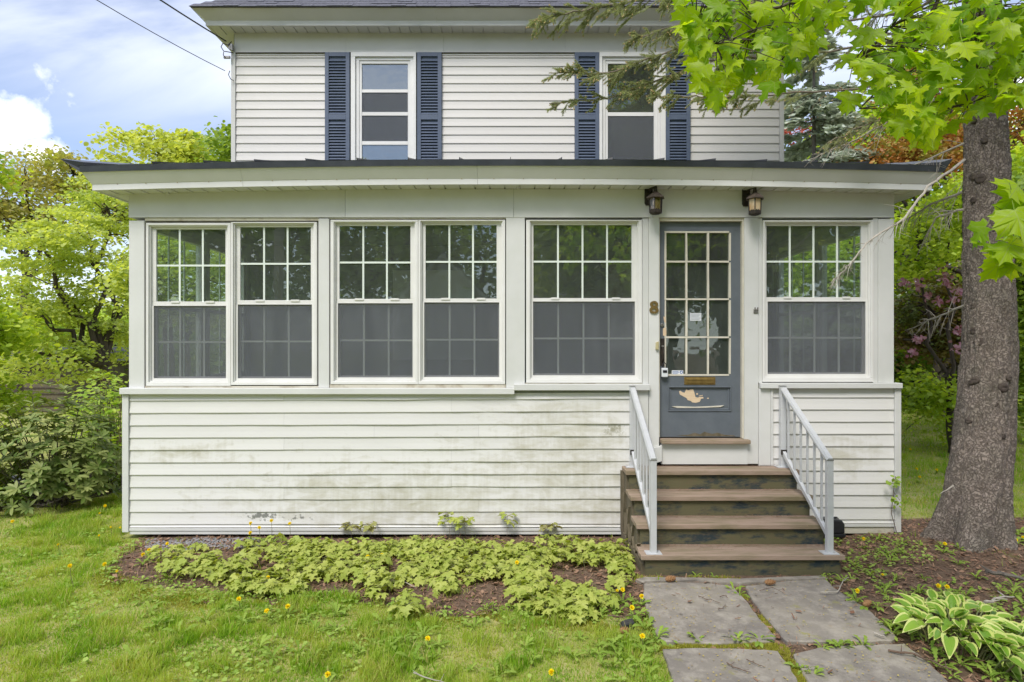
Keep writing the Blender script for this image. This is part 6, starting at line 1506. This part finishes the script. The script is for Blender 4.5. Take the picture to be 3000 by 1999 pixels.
# bare dead twigs hanging from the trunk over the eave and the right window
def deadtwig(path, r0, seed, side=1.0, m=26):
    r = random.Random(seed); pts = [Vector(p) for p in path]; fine = []
    for i in range(len(pts)-1):
        for j in range(5): fine.append(pts[i].lerp(pts[i+1], j/5)+Vector((r.uniform(-1, 1), r.uniform(-1, 1), r.uniform(-1, 1)))*.006)
    fine.append(pts[-1]); n = len(fine); DW = MB(); DW.tube(fine, [r0*(1-.85*k/n) for k in range(n)], 6, False)
    for k in range(m):
        t = r.uniform(.08, .97); i = min(int(t*(n-1)), n-2); o = fine[i]; d = (fine[i+1]-fine[i]).normalized()
        L_ = side*r.uniform(.06, .26)*(1.1-.6*t); e = o+(d*r.uniform(.3, 1.2)+Vector((r.uniform(-.4, .4), r.uniform(-.6, .6), -r.uniform(.3, 1.1) if r.random() < .75 else r.uniform(0, .6)))).normalized()*L_
        mid = o.lerp(e, .5)+Vector((r.uniform(-.01, .01), 0, .012)); DW.tube([o, mid, e], [r0*.28, r0*.2, r0*.08], 4, False)
        for q in range(r.randint(1, 3)):
            b0 = o.lerp(e, r.uniform(.3, .8)); DW.tube([b0, b0+Vector((r.uniform(-1, 1), r.uniform(-1, 1), -r.uniform(.1, 1))).normalized()*L_*.4], [r0*.12, r0*.05], 3, False)
    DW.build('dead_branch', M['deadwood'], sp)
deadtwig([P(2218, 368, -.45), P(2130, 430, -.9), P(2080, 500, -1.0), P(1990, 560, -1.05), P(1950, 612, -1.1), P(1910, 650, -1.1)], .012, 1, 1.0, 46)
deadtwig([P(2215, 480, -.3), P(2150, 500, -.1), P(2110, 580, .2)], .012, 2, 1.5, 22)
deadtwig([P(2215, 440, -.3), P(2140, 470, .1), P(2060, 520, .6)], .014, 3, 1.6, 26)
deadtwig([P(2215, 330, -.3), P(2100, 380, -.2), P(2000, 400, -.1)], .010, 4, 1.3, 22)
deadtwig([P(2225, 700, -.3), P(2150, 730, .3), P(2080, 760, .9)], .012, 5, 1.5, 26)
deadtwig([P(2220, 200, -.3), P(2080, 260, -.3), P(1950, 330, -.3), P(1850, 370, -.3)], .012, 6, 1.5, 44)
deadtwig([P(2220, 90, -.3), P(2050, 80, -.3), P(1900, 50, -.3)], .014, 7, 1.6, 44)
deadtwig([P(2330, 500, -.3), P(2400, 520, -.2)], .010, 8, 1.2, 10)
deadtwig([P(2190, 1115, -.5), P(2160, 1135, -.6)], .008, 9, .4, 2)

# ------------------------------------------------------------------ near maple boughs
mt = thing('maple_bough', 'sunlit maple branches with large green leaves hanging into the top right corner', 'maple', tuple(P(2420, -300, -3.0)))
MW = MB(); nodes = []
def mbranch(path, r0):
    pts = [Vector(P(a, b, y)) for a, b, y in path]; fine = []
    for i in range(len(pts)-1):
        for j in range(4): fine.append(pts[i].lerp(pts[i+1], j/4)+Vector((rnd.uniform(-1, 1), rnd.uniform(-1, 1), rnd.uniform(-1, 1)))*.006)
    fine.append(pts[-1]); n = len(fine); MW.tube(fine, [r0*(1-.75*k/n) for k in range(n)], 7, False); nodes.extend(fine)
root = (2600, -420, -3.2)
mbranch([root, (2200, -160, -3.1), (1990, -60, -3.0), (1900, 10, -3.0), (1840, 80, -2.9), (1790, 150, -2.8)], .016)
mbranch([(1990, -60, -3.0), (1860, 0, -3.1), (1770, 20, -3.1), (1720, 90, -3.1), (1650, 160, -3.1)], .010)
mbranch([root, (2320, -120, -2.9), (2170, -20, -2.9), (2120, 60, -2.9), (2070, 150, -2.85), (1975, 250, -2.8)], .014)
mbranch([(2170, -20, -2.9), (2050, 60, -3.0), (1960, 150, -3.0)], .008)
mbranch([root, (2400, -100, -3.0), (2285, 0, -3.0), (2240, 90, -3.0), (2240, 180, -3.0), (2225, 240, -3.0)], .013)
mbranch([(2240, 150, -3.0), (2310, 190, -3.0), (2370, 230, -3.0)], .008)
mbranch([(2285, 0, -3.0), (2340, 60, -2.8), (2400, 120, -2.7)], .008)
mbranch([root, (2500, 200, -3.3), (2420, 430, -3.4), (2340, 520, -3.4)], .012)
mbranch([(1720, 90, -3.1), (1640, 100, -3.2), (1600, 60, -3.2)], .006)
mbranch([(2070, 150, -2.85), (2110, 240, -2.8), (2100, 290, -2.8)], .006)
low = lambda q: np.interp(q, [1565, 1600, 1650, 1700, 1760, 1800, 1850, 1880, 1920, 1960, 2000, 2060, 2120, 2180, 2230, 2300, 2360, 2420], [70, 190, 232, 215, 205, 205, 140, 105, 40, 200, 215, 280, 318, 318, 280, 255, 235, 240])
lv = [maple_leaf(.10+.04*s, .15+.09*s, 20+s, True) for s in range(7)]
lme = [npmesh('leaf', v, f, M['maple'], True) for v, f in lv]
cands = []
while len(cands) < 520:
    a = rnd.uniform(1572, 2430); b = rnd.uniform(-40, 330)
    if b > low(a)-12: continue
    if 1895 < a < 1960 and 30 < b < 150: continue
    if 1940 < a < 2060 and 0 < b < 130 and rnd.random() < .65: continue
    cands.append((a, b, rnd.uniform(-3.35, -2.7)))
edge_leaves = [(1588,20),(1582,75),(1600,130),(1625,190),(1640,215),(1665,235),(1690,212),(1730,190),(1775,205),(1800,215),(1825,180),(1700,160),(1960,240),(1948,255),(2040,275),(2060,310),(2085,300),(2125,335),(2150,345),(2110,285),(2175,290),(2270,255),(2290,265),(2000,215),(2205,300)]
cands += [(a, b-25, -2.95+rnd.uniform(-.15, .15)) for a, b in edge_leaves]
for _ in range(16): cands.append((rnd.uniform(2295, 2420), rnd.uniform(430, 590), rnd.uniform(-3.6, -3.2)))
cands += [(2265, 520, -3.5), (2275, 560, -3.45), (2300, 590, -3.5), (2320, 600, -3.4), (2345, 440, -3.5), (2335, 610, -3.5)]
cands.sort(key=lambda q: q[2]+(0 if q[1] > low(q[0])-60 or q[1] > 400 else 1.0))
bulkV, bulkF, bo_ = [], [], 0
for ci_, (a, b, y) in enumerate(cands):
    p = P(a, b, y); right = b > 400
    d = Vector((rnd.gauss(-.45, .45), rnd.gauss(-.1, .5), rnd.gauss(-.75, .3))).normalized()
    up = Vector((rnd.gauss(-.15, .4), rnd.gauss(-.75, .45), rnd.gauss(.75, .35))).normalized()
    s = rnd.uniform(.066, .108)*(1.0 if not right else 1.25); x_ = d.cross(up).normalized(); z_ = x_.cross(d)
    Mx = Matrix.Identity(4)
    for r in range(3): Mx[r][0] = x_[r]*s; Mx[r][1] = d[r]*s; Mx[r][2] = z_[r]*s; Mx[r][3] = p[r]
    if ci_ < 298: link('leaf', rnd.choice(lme), mt, Mx)
    else:
        v_, f_ = lv[ci_ % 7]; A = np.array(Mx)[:3, :3]; bulkV.append(v_@A.T+np.array(p[:])); bulkF.append(f_+bo_); bo_ += len(v_)
    e = p-d*s*.78+z_*s*.2; nn = min(nodes, key=lambda q: (q-e).length)
    if (nn-e).length < .32: MW.tube([nn, nn.lerp(e, .5)+Vector((0, 0, .01)), e], [.0032, .0022, .0013], 4, False)
tag(link('foliage', npmesh('foliage', np.concatenate(bulkV), np.concatenate(bulkF), M['maple_bulk'], True), mt), kind='stuff')
MW.build('branches', M['bark_dark'], mt, smooth=True)
tree('maple_tree', 'big shading maple standing on the lawn behind the viewer, only mirrored in the glass', 'tree', (5.6, -10.5, 0), (5.4, -10.3, 3.2),
     [(4.6, -10.5, 7.5, 3.6, 3.0, 2.6, 1.3), (2.6, -9.5, 6.3, 2.6, 2.2, 1.6, .8), (7.4, -9.6, 6.4, 2.8, 2.6, 2.2, .9), (4.2, -9.6, 9.6, 2.6, 2.6, 1.8, .6)], 15000, .17, M['limeleaf'], M['bark_dark'], .26, .4, .55, nclump=120)

# ------------------------------------------------------------------ cables
def cable(p0, p1, a, b, r, lab, n=40):
    p0, p1 = Vector(p0), Vector(p1); pts = []
    for k in range(n+1):
        t = k/n; q = p0.lerp(p1, t); q.z = p0.z+a*t+b*t*t; pts.append(q)
    tag(MB().tube(pts, r, 6).build('service_cable', M['plastic_black'], smooth=True), lab, 'cable', 'overhead cables')
polex, poley = -7.4, -14
cable((hx(528)-.02, HY-.1, Z(163, HY-.1)), (polex+.2, poley, 9.0), -1.66, 5.16, .0045, 'thin overhead cable running down to the corner trim of the upper storey')
cable((hx(535)-.02, HY-.16, Z(95, HY-.16)), (polex+.25, poley, 9.1), -1.32, 4.62, .009, 'thick twisted power cable ending under the left eave')
wk = thing('cable_bracket', 'grey cable clamps and loops on the wall corner under the left eave', 'bracket', (hx(535), HY-.03, Z(120, HY)))
Yb = HY-.04
mb = MB(); mb.prism([(X(527, Yb), Z(104, Yb)), (X(537, Yb), Z(104, Yb)), (X(538, Yb), Z(120, Yb)), (X(528, Yb), Z(116, Yb))][::-1], Yb-.05, Yb); mb.build('insulator', M['steel'], wk, bevel=.004)
MB().box(X(516, Yb), X(531, Yb), Yb-.04, Yb-.01, Z(137, Yb), Z(131, Yb)).build('clamp', M['steel'], wk, bevel=.006)
MB().tube([P(532, 96, Yb-.05), P(524, 104, Yb-.06), P(512, 100, Yb-.06), P(508, 108, Yb-.05), P(514, 118, Yb-.05), P(526, 120, Yb-.04), P(536, 122, Yb-.02)], .006, 6).tube([P(514, 120, Yb-.05), P(513, 127, Yb-.05), P(518, 133, Yb-.04)], .005, 6).tube([P(528, 163, Yb-.05), P(525, 172, Yb-.05), P(530, 182, Yb-.03), P(537, 186, Yb)], .005, 6).build('cable_loop', M['plastic_black'], wk, smooth=True)

# ------------------------------------------------------------------ what the windows mirror, across the street
pole = thing('utility_pole', 'wooden utility pole by the street, mirrored in the second porch window', 'pole', (polex, poley, 0))
MB().tube([(polex, poley, -.5), (polex+.1, poley, 10)], [.17, .12], 12).build('pole_shaft', pm('bleached_pole_wood', (.40, .37, .34), (.32, .29, .26), 6, .8), pole, smooth=True)
MB().box(polex-.9, polex+1.0, poley-.06, poley+.06, 9.0, 9.12).build('cross_arm', M['plank'], pole)
def far_house(cx, cy, w2, dep, zw, za, lab, cat='house'):
    h = thing('neighbour_house', lab, 'house', (cx, cy, 0)); 
    mb = MB(); mb.prism([(cx-w2, -.3), (cx+w2, -.3), (cx+w2, zw), (cx, za-.1), (cx-w2, zw)], cy-dep, cy); mb.build('wall', M['siding_up'], h)
    for k in range(int((za-.2)/.16)):
        z = .05+k*.16; hw_ = w2 if z < zw else w2*(za-.1-z)/(za-.1-zw)
        if hw_ > .15: MB().box(cx-hw_, cx+hw_, cy+.001, cy+.02, z, z+.02).build('siding_board', M['trim_up'], h)
    for sg in (-1, 1):
        mb = MB(); a = Vector((cx, cy+.35, za)); b = Vector((cx+sg*(w2+.35), cy+.35, zw-.30)); 
        c, d = Vector((a.x, cy-dep-.3, a.z)), Vector((b.x, cy-dep-.3, b.z)); u = Vector((0, 0, .12))
        mb.v = [tuple(q) for q in (a, b, d, c, a+u, b+u, d+u, c+u)]
        mb.f = [(0,1,2,3),(7,6,5,4),(0,4,5,1),(1,5,6,2),(2,6,7,3),(3,7,4,0)]; mb.build('roof', M['shingle'], h)
        MB().bar(a+Vector((0, .03, -.08)), b+Vector((0, .03, -.08)), .16, .05).build('rake_board', M['trim'], h)
    for zz_ in (1.0, 3.6):
        for xq in (-w2*.5, w2*.5):
            if zz_+1.4 > zw+1.2: continue
            f = MB().box(cx+xq-.55, cx+xq+.55, cy+.02, cy+.07, zz_, zz_+1.5).build('window', M['sash'], h); MB().box(cx+xq-.42, cx+xq+.42, cy+.071, cy+.075, zz_+.12, zz_+1.38).build('pane', M['glass_dust'], f)
    disc((cx, cy+.02, za-1.15), .28, -.0+.05, 20).build('gable_vent', M['trim'], h)
far_house(-4.2, -33, 2.7, 8, 4.4, 7.2, 'white gabled house across the street, mirrored in the fourth porch window')
far_house(2.2, -38, 3.4, 9, 4.6, 7.4, 'second pale house farther off across the street')
def mtree(cx, cy, h, rad, lab, mat, nl=5200, ls=.42):
    tree('street_tree', lab, 'tree', (cx, cy, 0), (cx, cy, h*.32), [(cx, cy, h*.62, rad, rad, h*.34, 1.4), (cx+rad*.5, cy, h*.5, rad*.7, rad*.7, h*.22, .7), (cx-rad*.5, cy, h*.52, rad*.7, rad*.7, h*.24, .7)], nl, ls, mat, M['bark_dark'], .28, .5, rad*.22, 'street trees across the road', 70)
for k, (a, b, h, r_, m) in enumerate(((-15, -30, 15, 5.5, 'darkleaf'), (-9.5, -36, 17, 5.5, 'darkleaf'), (4.8, -27, 13.5, 3.6, 'limeleaf'), (7.5, -24, 14, 5.2, 'darkleaf'), (14, -28, 16, 6, 'darkleaf'), (-22, -27, 14, 6, 'limeleaf'), (22, -26, 14, 6, 'limeleaf'), (-2.5, -45, 19, 7, 'darkleaf'))):
    mtree(a, b, h, r_, ('tree with a full crown standing across the street, number %s from the left' % k) if False else ('dark crowned tree left of the white gabled house across the street', 'tall tree directly behind the left side of the gabled house', 'bright tree between the two houses across the street', 'dense tree in front of the second pale house', 'large tree right of the second pale house', 'bright round tree at the far left across the street', 'bright round tree at the far right across the street', 'tallest tree rising behind the gabled house')[k], M[m])
# brown neighbouring building at the far left
nb_ = thing('neighbour_building', 'brown shingled building seen low behind the maple at the far left', 'building', (X(60, 24), 26, -1.5))
x0, x1 = X(-60, 24), X(150, 24); MB().box(x0, x1, 24, 30, -1.6, Z(835, 24)).build('wall', M['plank'], nb_)
for k in range(9):
    z = -1.5+k*.28
    if z < Z(838, 24): MB().box(x0, x1, 23.96, 23.995, z, z+.05).build('wall_board', M['bark_dark'], nb_)
mb = MB(); mb.prism([(x0-.3, Z(836, 24)), (x1+.3, Z(836, 24)), (x1-1.0, Z(800, 24)), (x0+1, Z(800, 24))], 23.5, 30.3); mb.build('roof', M['shingle'], nb_)
MB().box(X(0, 24), X(10, 24), 23.9, 23.955, Z(900, 24), Z(866, 24)).build('window', M['plastic_black'], nb_)
print('objects', len(bpy.data.objects))
